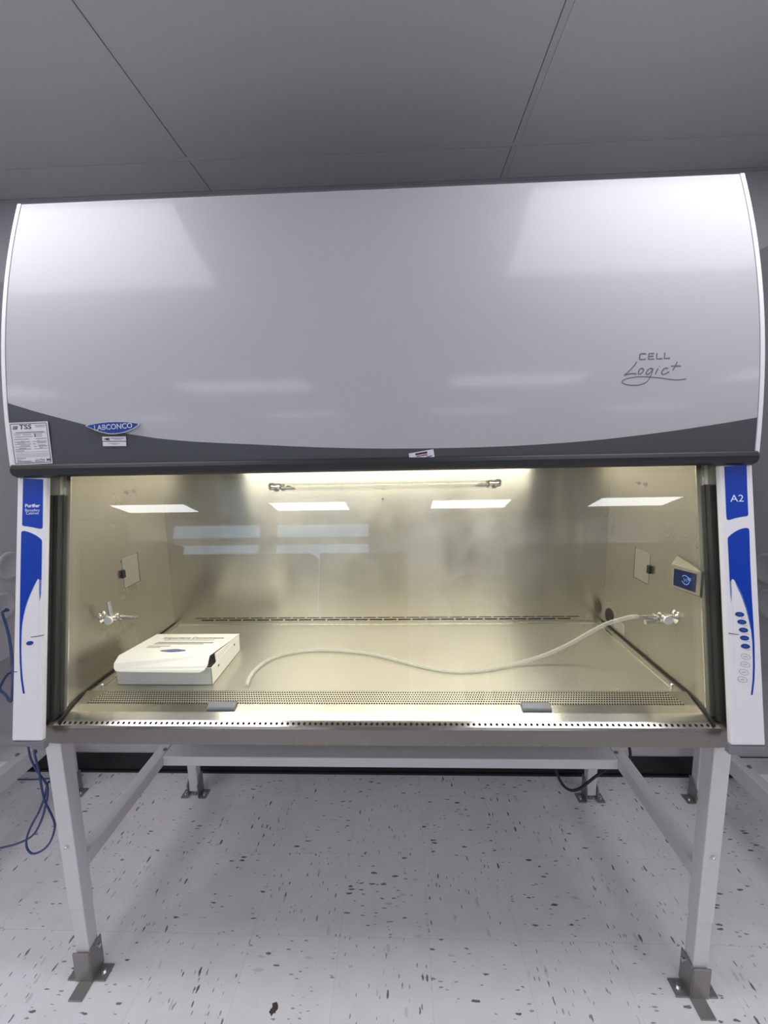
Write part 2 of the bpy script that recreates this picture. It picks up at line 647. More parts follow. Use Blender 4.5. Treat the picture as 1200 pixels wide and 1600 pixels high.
b.box((XL, YB - .020, ZC - .001), (XR, YB, ZC + .02), 2)
struct(b.build('ceiling', ['plenum_black', 'ceiling_tile', 'ceiling_bar']))
rows = ['nearest row', 'middle row', 'far row by the windows']
for (x0, x1, y0, y1) in lights:
    r = 0 if y0 > -1 else (1 if y0 > -3.2 else 2)
    side = 'left' if x0 < -.2 else 'right'
    k = int(round((x0 - 0.517) / 2.4384))
    cols = {-3: 'over the far left end', -2: 'over the left of the room', -1: 'left of the cabinet', 0: 'right of the cabinet', 1: 'over the right end of the room'}
    t = thing('ceiling_light', 'white ceiling light %s, %s' % (cols.get(k, side), rows[r]), 'ceiling light', ((x0 + x1) / 2, (y0 + y1) / 2, ZC), 'flat ceiling light panels')
    q = MB()
    fr = .022
    q.box((x0 + .012, y0 + .012, ZC + .001), (x1 - .012, y0 + .012 + fr, ZC + .03))
    q.box((x0 + .012, y1 - .012 - fr, ZC + .001), (x1 - .012, y1 - .012, ZC + .03))
    q.box((x0 + .012, y0 + .012 + fr, ZC + .001), (x0 + .012 + fr, y1 - .012 - fr, ZC + .03))
    q.box((x1 - .012 - fr, y0 + .012 + fr, ZC + .001), (x1 - .012, y1 - .012 - fr, ZC + .03))
    q.build('frame', 'ceiling_bar', t)
    q = MB(); q.box((x0 + .012 + fr, y0 + .012 + fr, ZC + .006), (x1 - .012 - fr, y1 - .012 - fr, ZC + .025)); q.mi[0] = 1; q.build('diffuser', ['ceiling_bar', 'troffer_lens' if r == 0 else 'troffer_lens_boosted'], t)

# daylight outside the windows
w = bpy.data.worlds.new('sky')
sc.world = w
w.use_nodes = True
bg = w.node_tree.nodes['Background']
bg.inputs['Color'].default_value = (0.50, 0.68, 1.0, 1)
bg.inputs['Strength'].default_value = 2.6


# ------------------------------------------------------------------ stands
def make_stand(cx, label, group, rz0, rz1, mains=True):
    t = thing('equipment_stand', label, 'stand', (cx, 0.3, 0), group)
    LX0, LX1 = 0.927, 0.974
    for sx in (-1, 1):
        for (y0, y1, rear) in ((-.042, .003, False), (.688, .733, True)):
            q = MB()
            xa, xb = sorted((cx + sx * LX0, cx + sx * LX1))
            q.box((xa, y0, .26), (xb, y1, .845))
            q.box((xa + .002, y0 + .002, .028), (xb - .002, y1 - .002, .26))       # inner height-adjusting leg
            lg = q.build('leg', 'stand_paint', t, bevel=.0025)
            q = MB()
            cxm = (xa + xb) / 2
            # floor bracket: sleeve, base plate, tongue
            if not rear:
                q.prism([(xa - .003, y0 - .008, .004), (xb + .003, y0 - .008, .004), (xb + .003, y0 - .008, .107), (xa - .003, y0 - .008, .107)], (0, .005, 0))
                xi = cx + sx * (LX0 - .004)
                q.prism([(xi, y0 - .008, .004), (xi, y1 + .004, .004), (xi, y1 + .004, .112), (xi, y1 - .012, .112), (xi, y0 - .002, .107), (xi, y0 - .008, .107)], (sx * .004, 0, 0))
                q.box((cx + sx * .885 if sx > 0 else cx - 1.008, y0 - .004, 0), (cx + 1.008 if sx > 0 else cx - .885, y1 - .002, .005))
                xm = cx + sx * .9445
                q.prism([(xm - .0215, -.098, 0), (xm + .0215, -.098, 0), (xm + .0215, y0, 0), (xm - .0215, y0, 0)], (0, 0, .005))
                br = q.build('foot_bracket', 'bracket_steel', t, bevel=.001)
                for bx in (.905, .990):
                    q = MB()
                    q.cyl((cx + sx * bx, -.022, .005), (cx + sx * bx, -.022, .0065), .010)
                    q.cyl((cx + sx * bx, -.022, .0065), (cx + sx * bx, -.022, .015), .0062, seg=6)
                    q.build('bolt', 'bolt_zinc', br)
                q = MB()
                q.cyl((cx + sx * (LX0 - .003), -.010, .088), (cx + sx * (LX0 - .010), -.010, .088), .006, seg=12)
                q.build('bolt', 'bolt_zinc', br)
                q = MB()
                q.cyl((xm - .0, -.075, .005), (xm, -.075, .0056), .006)
                q.build('bolt_hole', 'bracket_steel', br)
            else:
                for xx in (xa - .004, xb):
                    q.prism([(xx, y0 - .010, .004), (xx, y1 + .004, .004), (xx, y1 + .004, .105), (xx, y1 - .02, .105), (xx, y0 - .010, .07)], (.004, 0, 0))
                q.box((xa - .038, y0 - .010, 0), (xa - .002, y1, .005))
                q.box((xb + .002, y0 - .010, 0), (xb + .038, y1, .005))
                q.cyl(((xa + xb) / 2, (y0 + y1) / 2, .0), ((xa + xb) / 2, (y0 + y1) / 2, .04), .014, seg=12)
                br = q.build('foot_bracket', 'bracket_steel', t, bevel=.001)
                for bx in (xa - .022, xb + .022):
                    q = MB()
                    q.cyl((bx, y0 + .014, .005), (bx, y0 + .014, .0065), .009)
                    q.cyl((bx, y0 + .014, .0065), (bx, y0 + .014, .014), .0055, seg=6)
                    q.build('bolt', 'bolt_zinc', br)
        q = MB()
        xa, xb = sorted((cx + sx * LX0, cx + sx * (LX1 - .002)))
        q.box((xa, .003, rz0), (xb, .688, rz1))
        rl = q.build('side_rail', 'stand_paint', t, bevel=.003)
        q = MB()
        q.cyl((cx + sx * .952, -.042, .482), (cx + sx * .952, -.0455, .482), .0085, seg=16)
        q.ball((cx + sx * .952, -.0455, .482), .0055, seg=10)
        q.build('leg_bolt', 'bolt_zinc', t, smooth=True)
        q = MB()
        q.cyl((cx + sx * .935, .47, rz1), (cx + sx * .935, .47, rz1 + .004), .008, seg=12)
        q.cyl((cx + sx * .935, .47, rz1 + .004), (cx + sx * .935, .47, rz1 + .007), .005, seg=6)
        q.build('rail_bolt', 'bracket_steel', t)
    q = MB()
    q.box((cx - LX0, .433, rz1 - .045), (cx + LX0, .53, rz1 - .003))
    q.build('crossbar', 'stand_paint', t, bevel=.003)
    return t


make_stand(0, 'grey four-legged steel stand under the steel-lined cabinet, feet bolted to the floor', 'grey steel equipment stands', .372, .418)
LCX, RCX = -2.52, 2.40
make_stand(LCX, 'grey steel stand at the left edge, its rail behind the blue cables', 'grey steel equipment stands', .315, .388)
make_stand(RCX, 'grey steel stand at the right edge, its rail in front of the black baseboard', 'grey steel equipment stands', .288, .358)


# ------------------------------------------------------------------ cabinet shells (three alike, the middle one complete)
ZT = 2.361
BOUND = [(10, 629), (55, 643), (100, 655), (150, 668), (200, 678), (250, 685.5), (300, 690), (350, 692.5), (400, 694.5), (450, 697), (500, 699),
         (550, 700.3), (600, 701), (650, 700.8), (700, 700), (750, 698.8), (800, 696.8), (850, 694), (900, 690.5), (950, 685.8), (1000, 680), (1050, 673.5), (1100, 666), (1150, 658), (1187, 651.5)]
BP = []
for u, v in BOUND:
    p, n = phood(u, v, 0)
    BP.append((p.x, p.z))


def bound_z(x):
    if x <= BP[0][0]:
        return BP[0][1] + (x - BP[0][0]) * (BP[1][1] - BP[0][1]) / (BP[1][0] - BP[0][0])
    for (x0, z0), (x1, z1) in zip(BP, BP[1:]):
        if x <= x1:
            return z0 + (z1 - z0) * (x - x0) / (x1 - x0)
    (x0, z0), (x1, z1) = BP[-2:]
    return z1 + (x - x1) * (z1 - z0) / (x1 - x0)


def surf_sheet(x0, x1, nx, lo, hi, nz, th=.008, cx=0):
    """curved front sheet between two heights, a plate with thickness"""
    q = MB()
    cols = []
    for i in range(nx + 1):
        x = x0 + (x1 - x0) * i / nx
        a, c = lo(x), hi(x)
        f, bk = [], []
        for j in range(nz + 1):
            z = a + (c - a) * j / nz
            f.append(Vector((x + cx, hood_y(z), z)))
            bk.append(Vector((x + cx, hood_y(z) + th, z)))
        cols.append(f + bk)
    n1 = nz + 1
    vs = [p for c in cols for p in c]
    st = 2 * n1
    fs = []
    for i in range(nx):
        for j in range(nz):
            a0, a1 = i * st + j, (i + 1) * st + j
            fs.append((a0, a1, a1 + 1, a0 + 1))
            fs.append((a0 + n1, a0 + n1 + 1, a1 + n1 + 1, a1 + n1))
        for j in (0, nz):
            a0, a1 = i * st + j, (i + 1) * st + j
            fs.append((a0, a0 + n1, a1 + n1, a1))
    for i in (0, nx):
        for j in range(nz):
            a0 = i * st + j
            fs.append((a0, a0 + 1, a0 + 1 + n1, a0 + n1))
    q.add(vs, fs)
    return q


def shell(t, cx, side='cabinet_side'):
    # carcass: two side panels, top, back, base
    q = MB()
    prof = []
    for k in range(19):
        z = 1.60 + (ZT - 1.60) * k / 18
        prof.append((hood_y(max(z, 1.62)) + .006, z))
    prof = [(slope_y(-.06, .90) + .055, .845), (slope_y(-.06, .90) + .055, .90), (slope_y(-.06, 1.58) + .055, 1.58)] + prof + [(.73, ZT), (.73, .845)]
    for sx in (-1, 1):
        q.prism([(cx + sx * .962, y, z) for y, z in prof], (sx * .022, 0, 0))
    q.box((cx - .962, hood_y(ZT) + .01, ZT - .02), (cx + .962, .73, ZT - .002))
    q.box((cx - .962, .70, .845), (cx + .962, .729, ZT - .02))
    q.build('carcass', side, t, bevel=.002)
    q = MB()
    q.box((cx - .961, -.01, .845), (cx + .961, .699, .868))
    q.build('base_pan', 'pan_grey', t)
    hi = lambda x: ZT
    q = surf_sheet(-.9845, .9845, 64, bound_z, hi, 36, cx=cx)
    q.build('hood_panel', 'hood_paint', t, smooth=True)
    q = surf_sheet(-.9845, .9845, 64, lambda x: 1.628, bound_z, 6, cx=cx)
    q.build('charcoal_band', 'charcoal_paint', t, smooth=True)
    for sx in (-1, 1):
        q = MB()
        for k in range(24):
            za, zb = 1.63 + (ZT + .001 - 1.63) * k / 24, 1.63 + (ZT + .001 - 1.63) * (k + 1) / 24
            ya, yb = hood_y(za) - .0015, hood_y(zb) - .0015
            x0, x1 = sorted((cx + sx * .9862, cx + sx * .9965))
            q.hexa([(x0, ya, za), (x1, ya, za), (x1, ya + .03, za), (x0, ya + .03, za)], [(x0, yb, zb), (x1, yb, zb), (x1, yb + .03, zb), (x0, yb + .03, zb)])
        q.build('end_trim', 'white_paint', t, weld=True)
    # dark lower lip of the hood
    q = MB()
    prof = [(.004, 1.636), (-.004, 1.632), (-.009, 1.622), (-.009, 1.613), (-.003, 1.604), (.010, 1.598), (.060, 1.597), (.060, 1.62), (.012, 1.63)]
    xa = .9925
    n = len(prof)
    q.prism([(cx - xa, y, z) for y, z in prof], (2 * xa, 0, 0))
    q.build('hood_lip', 'lip_rubber', t, bevel=.002)


def console(t, cx, sx, bevel=.005):
    """sloping white end console beside the sash"""
    q = MB()
    z0, z1 = .885, 1.597
    y0, y1 = slope_y(-.12, z0), slope_y(-.12, z1)
    q.prism([(cx + sx * .910, y0, z0 + .004), (cx + sx * .910, y1, z1), (cx + sx * .910, y1 + .016, z1), (cx + sx * .910, y0 + .016, z0)], (sx * .0855, 0, 0))
    c = q.build('side_console', 'white_paint', t, bevel=bevel, seg=3)
    q = MB()
    q.prism([(cx + sx * .955, y0 + .012, z0 + .006), (cx + sx * .955, y1 + .012, z1), (cx + sx * .955, y1 + .062, z1), (cx + sx * .955, y0 + .062, z0 + .006)], (sx * .038, 0, 0))
    q.build('console_body', 'white_paint', c)
    q = MB()
    a = cx + sx * .908
    q.prism([(a, y0 + .001, .887), (a + sx * .0885, y0 + .001, .885), (a + sx * .0885, y0 + .001, .875), (a + sx * .045, y0 + .001, .872), (a + sx * .03, y0 + .001, .862), (a, y0 + .001, .862)], (0, .018, 0))
    q.build('bottom_cap', 'cap_grey', c, bevel=.002)
    return c


CAB = thing('biosafety_cabinet', 'wide white and charcoal biosafety cabinet with blue end consoles and lit steel interior', 'laboratory cabinet', (0, .3, .845), 'white hooded laboratory cabinets')
shell(CAB, 0)
CL = console(CAB, 0, -1)
CR = console(CAB, 0, 1)
NL = thing('biosafety_cabinet', 'pale cabinet side wall with round hole plugs at the left edge of the photo', 'laboratory cabinet', (LCX, .3, .845), 'white hooded laboratory cabinets')
NR = thing('biosafety_cabinet', 'shaded cabinet side wall with round hole plug at the right edge of the photo', 'laboratory cabinet', (RCX, .3, .845), 'white hooded laboratory cabinets')
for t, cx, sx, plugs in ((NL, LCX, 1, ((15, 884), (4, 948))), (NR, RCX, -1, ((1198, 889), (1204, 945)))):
    shell(t, cx, 'cabinet_side_shaded' if t is NR else 'cabinet_side')
    for s in (-1, 1):
        console(t, cx, s)
    q = MB()
    q.prism([(cx - .9, .0, .87), (cx - .9, slope_y(.02, 1.6), 1.6), (cx - .9, .10, 1.6), (cx - .9, .08, .87)], (1.8, 0, 0))
    q.build('front_sash', 'track_black', t)
    xp = cx + sx * .984
    for u, v in plugs:
        p = px(u, v, 0, xp)
        q = MB()
        q.tube([(xp, p.y, p.z), (xp + sx * .003, p.y, p.z), (xp + sx * .006, p.y, p.z), (xp + sx * .006, p.y, p.z), (xp + sx * .004, p.y, p.z)], [.058, .058, .054, .044, .040], 28, axis=(sx, 0, 0))
        q.build('hole_plug', 'cabinet_side' if t is NL else 'cabinet_side_shaded', t, smooth=True)

# --- console graphics (traced on the sloping console face, which is a real plane)
YC = -.12
RAISE = .0008


def plate(name, pts, m, parent, lift=.0006, base=0.0, y0=YC):
    q = MB()
    P = [pslope(u, v, y0) + SN * base for u, v in pts]
    q.prism(P, SN * lift)
    return q.build(name, m, parent)


plate('blue_panel', [(36.5, 747.5), (67.5, 749), (66.8, 823), (66, 825.5), (63.5, 826.3), (58, 825.3), (50, 823.6), (42, 822.4), (37, 821.8), (35.2, 820.8), (34.8, 818)], 'console_blue', CL)
lb = plate('blue_panel', [(33.5, 831.5), (35.2, 829.8), (38.5, 829.6), (44, 831), (50, 833.2), (57, 836.8), (62.5, 840.8), (65.2, 843.4), (65.8, 846), (65.4, 880), (65, 906), (61.2, 906), (60.3, 904.2), (59, 905), (54, 913.5), (48, 926), (43.5, 937), (40, 948), (37, 961), (35, 975),
              (34, 990), (33.6, 1015), (34.2, 1040), (36, 1061), (38.5, 1079), (41.4, 1095.5), (38.6, 1096), (35.4, 1080), (32.6, 1060), (31.1, 1035), (30.6, 1005), (31, 975), (31.8, 920), (32.6, 870)], 'console_blue', CL)
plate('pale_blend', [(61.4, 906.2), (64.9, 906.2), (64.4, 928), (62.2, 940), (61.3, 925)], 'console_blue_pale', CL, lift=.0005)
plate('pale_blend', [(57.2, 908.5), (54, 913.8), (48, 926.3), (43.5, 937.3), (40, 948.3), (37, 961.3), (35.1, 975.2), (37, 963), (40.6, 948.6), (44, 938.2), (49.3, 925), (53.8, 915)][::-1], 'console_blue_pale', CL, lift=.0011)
plate('key_panel', [(60.2, 906.5), (61.3, 930), (60.6, 1000), (60, 1095), (59, 1096.5), (43.5, 1096.5), (40.6, 1080), (38, 1060), (36.2, 1040), (35.6, 1015), (36, 990), (37, 975), (39, 961), (42, 948), (45.5, 937), (50, 926), (56, 913.5)], 'white_paint', CL, lift=.0011)
plate('blue_panel', [(1131.5, 729), (1166.3, 726.5), (1167.2, 760), (1169, 803), (1168.3, 805.6), (1166, 806.6), (1158, 807.6), (1149, 809.4), (1141, 812), (1137.5, 812.6), (1135.4, 811), (1134.8, 806)], 'console_blue', CR)
rb = plate('blue_panel', [(1136.8, 842), (1138, 839), (1143, 834.4), (1149, 830.4), (1156, 827), (1162, 825.2), (1167, 824.8), (1169.6, 826), (1170.7, 829.5), (1172, 880), (1174.4, 930), (1176.8, 970), (1178.6, 1005), (1179.3, 1040), (1178.6, 1063), (1176, 1085), (1172.8, 1109), (1169.6, 1109), (1173, 1085),
              (1175.4, 1063), (1176.1, 1040), (1175.3, 1005), (1173.3, 985), (1170.4, 967), (1166.5, 950), (1160, 931), (1153, 916), (1147.5, 907), (1145.2, 904.8), (1143, 905.2), (1142.3, 908), (1139.9, 908), (1138.6, 880)], 'console_blue', CR)
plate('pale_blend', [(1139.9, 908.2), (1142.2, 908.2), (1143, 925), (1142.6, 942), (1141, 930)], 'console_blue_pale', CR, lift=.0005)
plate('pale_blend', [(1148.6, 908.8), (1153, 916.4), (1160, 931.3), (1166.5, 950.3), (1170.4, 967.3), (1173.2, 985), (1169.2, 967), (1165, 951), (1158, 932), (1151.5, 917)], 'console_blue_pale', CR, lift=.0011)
plate('key_panel', [(1144.6, 906.5), (1151, 917), (1158, 932), (1164.6, 951), (1168.6, 967), (1171.4, 985), (1173.4, 1005), (1174.2, 1040), (1173.4, 1063), (1171, 1085), (1167.6, 1109.4), (1151, 1109.8), (1148.8, 1107.5), (1148, 1080), (1146.3, 1000), (1144, 930)], 'white_paint', CR, lift=.0011)


def slope_ellipse(u, v, rx, rz, rot=0.0, n=28):
    p = pslope(u, v, YC)
    U, V = Vector((1, 0, 0)), SV
    out = []
    for i in range(n):
        a = 2 * PI * i / n
        x, y = rx * math.cos(a), rz * math.sin(a)
        out.append(p + U * (x * math.cos(rot) - y * math.sin(rot)) + V * (x * math.sin(rot) + y * math.cos(rot)))
    return p, out


for u, v in ((1155, 959.7), (1158.4, 971.6), (1161, 984.2), (1162.6, 996.6), (1164, 1009.5)):
    p, e = slope_ellipse(u, v, .0115, .0062, -.12)
    q = MB(); q.prism([x + SN * .0011 for x in e], SN * .0012)
    bt = q.build('button', 'button_blue', CR, bevel=.0005)
    q = MB(); q.ribbon([p + SN * .0024 + Vector((a * .0045, 0, 0)) + SV * c for a, c in ((-1, -.001), (-.4, .0016), (.3, -.0016), (1, .001))], .0011, SN, .0003); q.build('symbol', 'console_blue_pale', bt)
    q = MB(); q.ribbon([p + SN * .0012 + Vector((.003 + a, 0, 0)) + SV * -.0097 for a in (0, .0105)], .0009, SN, .0002); q.build('caption', 'ink_light', CR)
for u, v in ((1164.3, 1025.8), (1163.6, 1038), (1161.6, 1050), (1159.4, 1061.4)):
    p, e = slope_ellipse(u, v, .0118, .0068, -.28)
    q = MB(); q.ribbon([x + SN * .0012 for x in e] + [e[0] + SN * .0012], .0009, SN, .0004)
    q.ribbon([p + SN * .0012 + Vector((a * .0052, 0, 0)) + SV * c for a, c in ((-1, .001), (-.3, -.0012), (.3, .0014), (1, -.002))], .0014, SN, .0003)
    q.build('indicator', 'ink_light', CR)
p, e = slope_ellipse(47.3, 1004.6, .0102, .0056, .15)
q = MB(); q.prism([x + SN * .0011 for x in e], SN * .0012); q.build('button', 'button_blue', CL, bevel=.0005)
for u, v in ((49, 955), (46, 1024)):
    p, e = slope_ellipse(u, v, .0115, .006, .12)
    q = MB(); q.prism([x + SN * .0009 for x in e], SN * .0006); q.build('blank_button', 'white_paint', CL)
for par, seg in ((CL, ((49, 995.3), (60, 994), (69.3, 991.8))), (CL, ((19.3, 1049.3), (27.5, 1049.5))), (CR, ((1137.5, 989), (1146, 990.5), (1153.5, 991.2)))):
    q = MB(); q.ribbon([pslope(u, v, YC) + SN * .0013 for u, v in seg], .0016, SN, .0003); q.build('seam', 'track_black', par)
q = MB()
o = pslope(51, 790.3, YC) + SN * .0006
text_mb(q, 'Purifier', .0128, o, (1, 0, 0), SV, SN, .0004, bold=.0004, sx=1.12)
o = pslope(51, 797.3, YC) + SN * .0006
text_mb(q, 'Biosafety', .0105, o, (1, 0, 0), SV, SN, .0004, sx=1.12)
o = pslope(51, 801.9, YC) + SN * .0006
text_mb(q, 'Cabinet', .0105, o, (1, 0, 0), SV, SN, .0004, sx=1.12)
q.build('lettering', 'ink_white', CL)
q = MB()
text_mb(q, 'A2', .026, pslope(1151.3, 779.2, YC) + SN * .0006, (1, 0, 0), SV, SN, .0004, sx=1.15)
q.build('lettering', 'ink_white', CR)

# --- marks on the hood: model lettering traced on the curved hood surface
q = MB()
S = 180 / 1200.0


def hp(x, y):
    p, n = phood(940 + x * S, 520 + y * S, .0004)
    return p


HN = phood(1023, 575)[1]
W = .0026
for st in ([(462, 224), (455, 217), (405, 219), (399, 226), (396, 270), (401, 278), (450, 276), (458, 268)], [(548, 215), (492, 217), (488, 275), (546, 273)], [(491, 245), (540, 243)],
           [(576, 212), (573, 271), (632, 269)], [(658, 207), (655, 267), (712, 264)]):
    q.ribbon([hp(x, y) for x, y in st], W * 1.05, HN, .0003)
for st, w in (([(365, 300), (352, 325), (318, 365), (275, 410), (238, 441), (285, 428), (330, 424), (364, 430)], W), ([(432, 372), (410, 372), (388, 395), (384, 425), (400, 430), (424, 412), (438, 388), (432, 372)], W),
              ([(535, 375), (505, 372), (475, 395), (462, 425), (482, 432), (508, 414), (535, 376)], W),
              ([(537, 372), (525, 415), (500, 470), (470, 510), (430, 530), (385, 543), (325, 546), (265, 540), (225, 525), (214, 508), (235, 487), (290, 470), (370, 459), (450, 457), (530, 462), (620, 471), (700, 483), (770, 489), (830, 487), (880, 480)], W * .75),
              ([(588, 372), (570, 405), (560, 432)], W), ([(604, 346), (600, 351)], W * 1.1), ([(690, 374), (668, 366), (640, 385), (624, 415), (634, 431), (662, 428), (704, 404)], W),
              ([(722, 346), (825, 345)], W), ([(788, 303), (766, 348), (742, 390)], W)):
    pts = [hp(x, y) for x, y in st]
    pts = crom(pts, 5) if len(pts) > 2 else pts
    q.ribbon(pts, w, HN, .0003)
q.build('model_lettering', 'ink_grey', CAB)

# --- nameplate: blue lens-shaped badge with silver rim and letters
BN = Vector((0, -1, 0.02)).normalized()
BV = Vector((0, .02, 1)).normalized()


def hq(u, v, off=0.0):
    p, n = phood(u, v, 0)
    return Vector((p.x, -.0006 - off, p.z))


low = [(136.5, 666), (143, 669), (152, 673), (163, 676.8), (174, 678.8), (183, 679), (194, 677.3), (205, 673.5), (214, 669), (221, 663.5)]
up = [(221.5, 661.3), (212, 659.3), (200, 658.2), (185, 658), (172, 658.6), (158, 660.2), (146, 662.6), (138, 664.6)]
q = MB(); q.prism([hq(u, v) for u, v in low + up], (0, -.005, 0))
np_ = q.build('nameplate', 'badge_silver', CAB, bevel=.0015)
cu = sum(a for a, _ in low + up) / 18
cv = 667.8
q = MB(); q.prism([hq(cu + (u - cu) * .93, cv + (v - cv) * .82, .005) for u, v in low + up], (0, -.0006, 0)); q.build('enamel', 'badge_blue', np_)
q = MB()
o = hq(180.3, 667.4, .0056)
text_mb(q, 'LABCONCO', .0195, o, Vector((1, 0, .045)), BV, (0, -1, 0), .0006, bold=.0003, sx=.98)
q.build('lettering', 'badge_silver', np_)


def sticker(name, quad, lines, label=None):
    """paper label glued on the charcoal band; lines: (x0, y0, x1, y1, width, ink) in label fractions"""
    P = [hq(u, v, .0002) for u, v in quad]          # tl, tr, br, bl
    q = MB(); q.prism(P, (0, -.0005, 0))
    s = q.build(name, 'paper', CAB)
    if label:
        s['label'] = label

    def at(x, y):
        a = P[0].lerp(P[1], x)
        c = P[3].lerp(P[2], x)
        return a.lerp(c, y) + Vector((0, -.0006, 0))
    inks = {}
    for x0, y0, x1, y1, w, ink in lines:
        inks.setdefault(ink, MB()).ribbon([at(x0, y0), at(x1, y1)], w, (0, -1, 0), .0002)
    return s, at, inks


rnd = random.Random(3)
ln = [(.04, .035, .96, .035, .0016, 'ink_dark'), (.96, .035, .965, .965, .0016, 'ink_dark'), (.965, .965, .06, .965, .0016, 'ink_dark'), (.06, .965, .04, .035, .0016, 'ink_dark')]
for k in range(4):
    ln.append((.095 + k * .032, .165, .125 + k * .032, .08, .0014 + .0003 * k, 'ink_dark'))
ln += [(.66, .085, .93, .085, .0018, 'ink_light'), (.68, .12, .92, .12, .0018, 'ink_light'), (.15, .235, .88, .235, .0028, 'ink_light'), (.09, .255, .93, .255, .0008, 'ink_light')]
for y, segs in ((.29, ((.1, .28), (.33, .55))), (.34, ((.12, .58),)), (.395, ((.1, .48), (.65, .92))), (.44, ((.27, .33), (.68, .75))), (.46, ((.1, .5), (.55, .92))), (.49, ((.18, .36), (.68, .9))), (.515, ((.1, .52), (.56, .63))),
                (.55, ((.24, .47), (.69, .88))), (.575, ((.1, .5), (.58, .66), (.7, .93))), (.61, ((.2, .38), (.72, .8))), (.63, ((.1, .5), (.58, .93))), (.67, ((.1, .32),)), (.70, ((.1, .93),)), (.745, ((.1, .93),)), (.78, ((.1, .93),)),
                (.815, ((.1, .93),)), (.85, ((.1, .34),)), (.89, ((.11, .22), (.58, .7))), (.915, ((.11, .46), (.56, .68))), (.935, ((.11, .52), (.56, .8)))):
    for x0, x1 in segs:
        ln.append((x0, y, x1, y, .0009 if x1 - x0 > .6 else .0014 + rnd.random() * .0008, 'ink_light'))
ln += [(.62, .29, .66, .29, .003, 'ink_dark'), (.66, .29, .82, .29, .0018, 'ink_light'), (.62, .335, .66, .335, .003, 'ink_dark'), (.66, .335, .82, .335, .0018, 'ink_light'), (.70, .885, .82, .905, .0035, 'ink_light'), (.86, .885, .95, .925, .003, 'ink_grey'), (.95, .885, .86, .925, .003, 'ink_grey')]
s1, at1, ik = sticker('certification_sticker', [(15.6, 661), (76.6, 658.4), (83, 724), (21.6, 727)], ln, 'large white certification form sticker with black logo')
text_mb(ik['ink_dark'], 'TSS', .017, at1(.42, .115), (at1(1, .1) - at1(0, .1)), BV + Vector((.15, 0, 0)), (0, -1, 0), .0003, bold=.0003, sx=1.35)
for n_, q in ik.items():
    q.build('printing', n_, s1)
s2, at2, ik = sticker('service_sticker', [(160.8, 682.2), (197.6, 682), (198, 688.9), (161.2, 689.1)], [(.06, .62, .14, .5, .002, 'ink_dark'), (.14, .55, .3, .45, .0035, 'ink_dark'), (.15, .75, .32, .75, .002, 'ink_dark'), (.36, .42, .94, .4, .0022, 'ink_light'), (.5, .68, .8, .68, .0014, 'ink_light')])
for n_, q in ik.items():
    q.build('printing', n_, s2)
s3, at3, ik = sticker('service_sticker', [(161.4, 690.2), (198, 690), (198.2, 697), (161.8, 697.2)], [(.25, .38, .72, .38, .0014, 'ink_light'), (.4, .62, .6, .62, .0012, 'ink_light')])
for n_, q in ik.items():
    q.build('printing', n_, s3)
s4, at4, ik = sticker('inventory_sticker', [(638.6, 708.5), (677, 701.8), (679.6, 716.6), (640.6, 723)], [(.26, .22, .74, .22, .0052, 'ink_maroon'), (.29, .45, .72, .45, .0022, 'ink_dark'), (.15, .83, .9, .83, .0008, 'ink_light'), (.15, .76, .3, .76, .0018, 'ink_light'),
                                                                                             (.36, .8, .38, .55, .001, 'console_blue'), (.42, .75, .46, .6, .001, 'console_blue'), (.46, .6, .5, .75, .001, 'console_blue'), (.66, .72, .74, .5, .001, 'console_blue'), (.72, .7, .9, .62, .0022, 'console_blue')],
                      'small white tilted sticker with red and blue writing')
for n_, q in ik.items():
    q.build('printing', n_, s4)

# --- stainless interior
XI, YI, ZW = .909, .588, .930
q = MB(); q.box((-XI, YI, .87), (XI, YI + .02, 1.675)); q.build('interior_back_wall', 'steel_back', CAB)
for sx in (-1, 1):
    q = MB()
    x = sx * XI
    q.prism([(x, slope_y(-.028, .87), .87), (x, slope_y(-.028, 1.66), 1.66), (x, YI, 1.66), (x, YI, .87)], (sx * .012, 0, 0))
    q.build('interior_side_wall', 'steel_side', CAB)
    # bright folded front edge of the liner
    q = MB()
    q.prism([(x, slope_y(-.033, .91), .91), (x, slope_y(-.033, 1.60), 1.60), (x, slope_y(-.028, 1.60), 1.60), (x, slope_y(-.028, .91), .91)], (sx * .022, 0, 0))
    q.build('liner_edge', 'steel_rim', CAB)
    q = MB()
    q.tube(crom([(sx * .9065, y, z) for y, z in ((.586, .931), (.4, .933), (.2, .933), (.065, .934), (.02, .932), (-.015, .925), (-.04, .916), (-.062, .904))], 4), .0029, 8)
    q.build('gasket', 'gasket_black', CAB, smooth=True)
    # sash channels
    q = MB()
    a = sx * .945
    zt = 1.541
    q.prism([(a, slope_y(-.072, .905), .905), (a, slope_y(-.072, zt), zt), (a, slope_y(-.04, zt), zt), (a, slope_y(-.04, .905), .905)], (sx * .035, 0, 0))
    q.build('sash_track', 'track_grey', CAB, bevel=.002)
    q = MB()
    a = sx * .931
    q.prism([(a, slope_y(-.052, .905), .905), (a, slope_y(-.052, zt), zt), (a, slope_y(-.036, zt), zt), (a, slope_y(-.036, .905), .905)], (sx * .014, 0, 0))
    q.build('sash_seal', 'track_black', CAB)
    q = MB()
    q.prism([(sx * .931, slope_y(-.045, zt), zt), (sx * .931, slope_y(-.045, 1.60), 1.60), (sx * .931, slope_y(-.03, 1.60), 1.60), (sx * .931, slope_y(-.03, zt), zt)], (sx * .045, 0, 0))
    q.build('track_cap', 'cover_plate', CAB)
    # sill end corner: shade on the stainless put into the dark colour
    q = MB()
    q.prism([(sx * .922, -.066, .845), (sx * .922, -.066, .893), (sx * .922, -.05, .905), (sx * .922, -.02, .905), (sx * .922, -.02, .845)], (sx * .034, 0, 0))
    q.build('sill_end', 'steel_front', CAB)
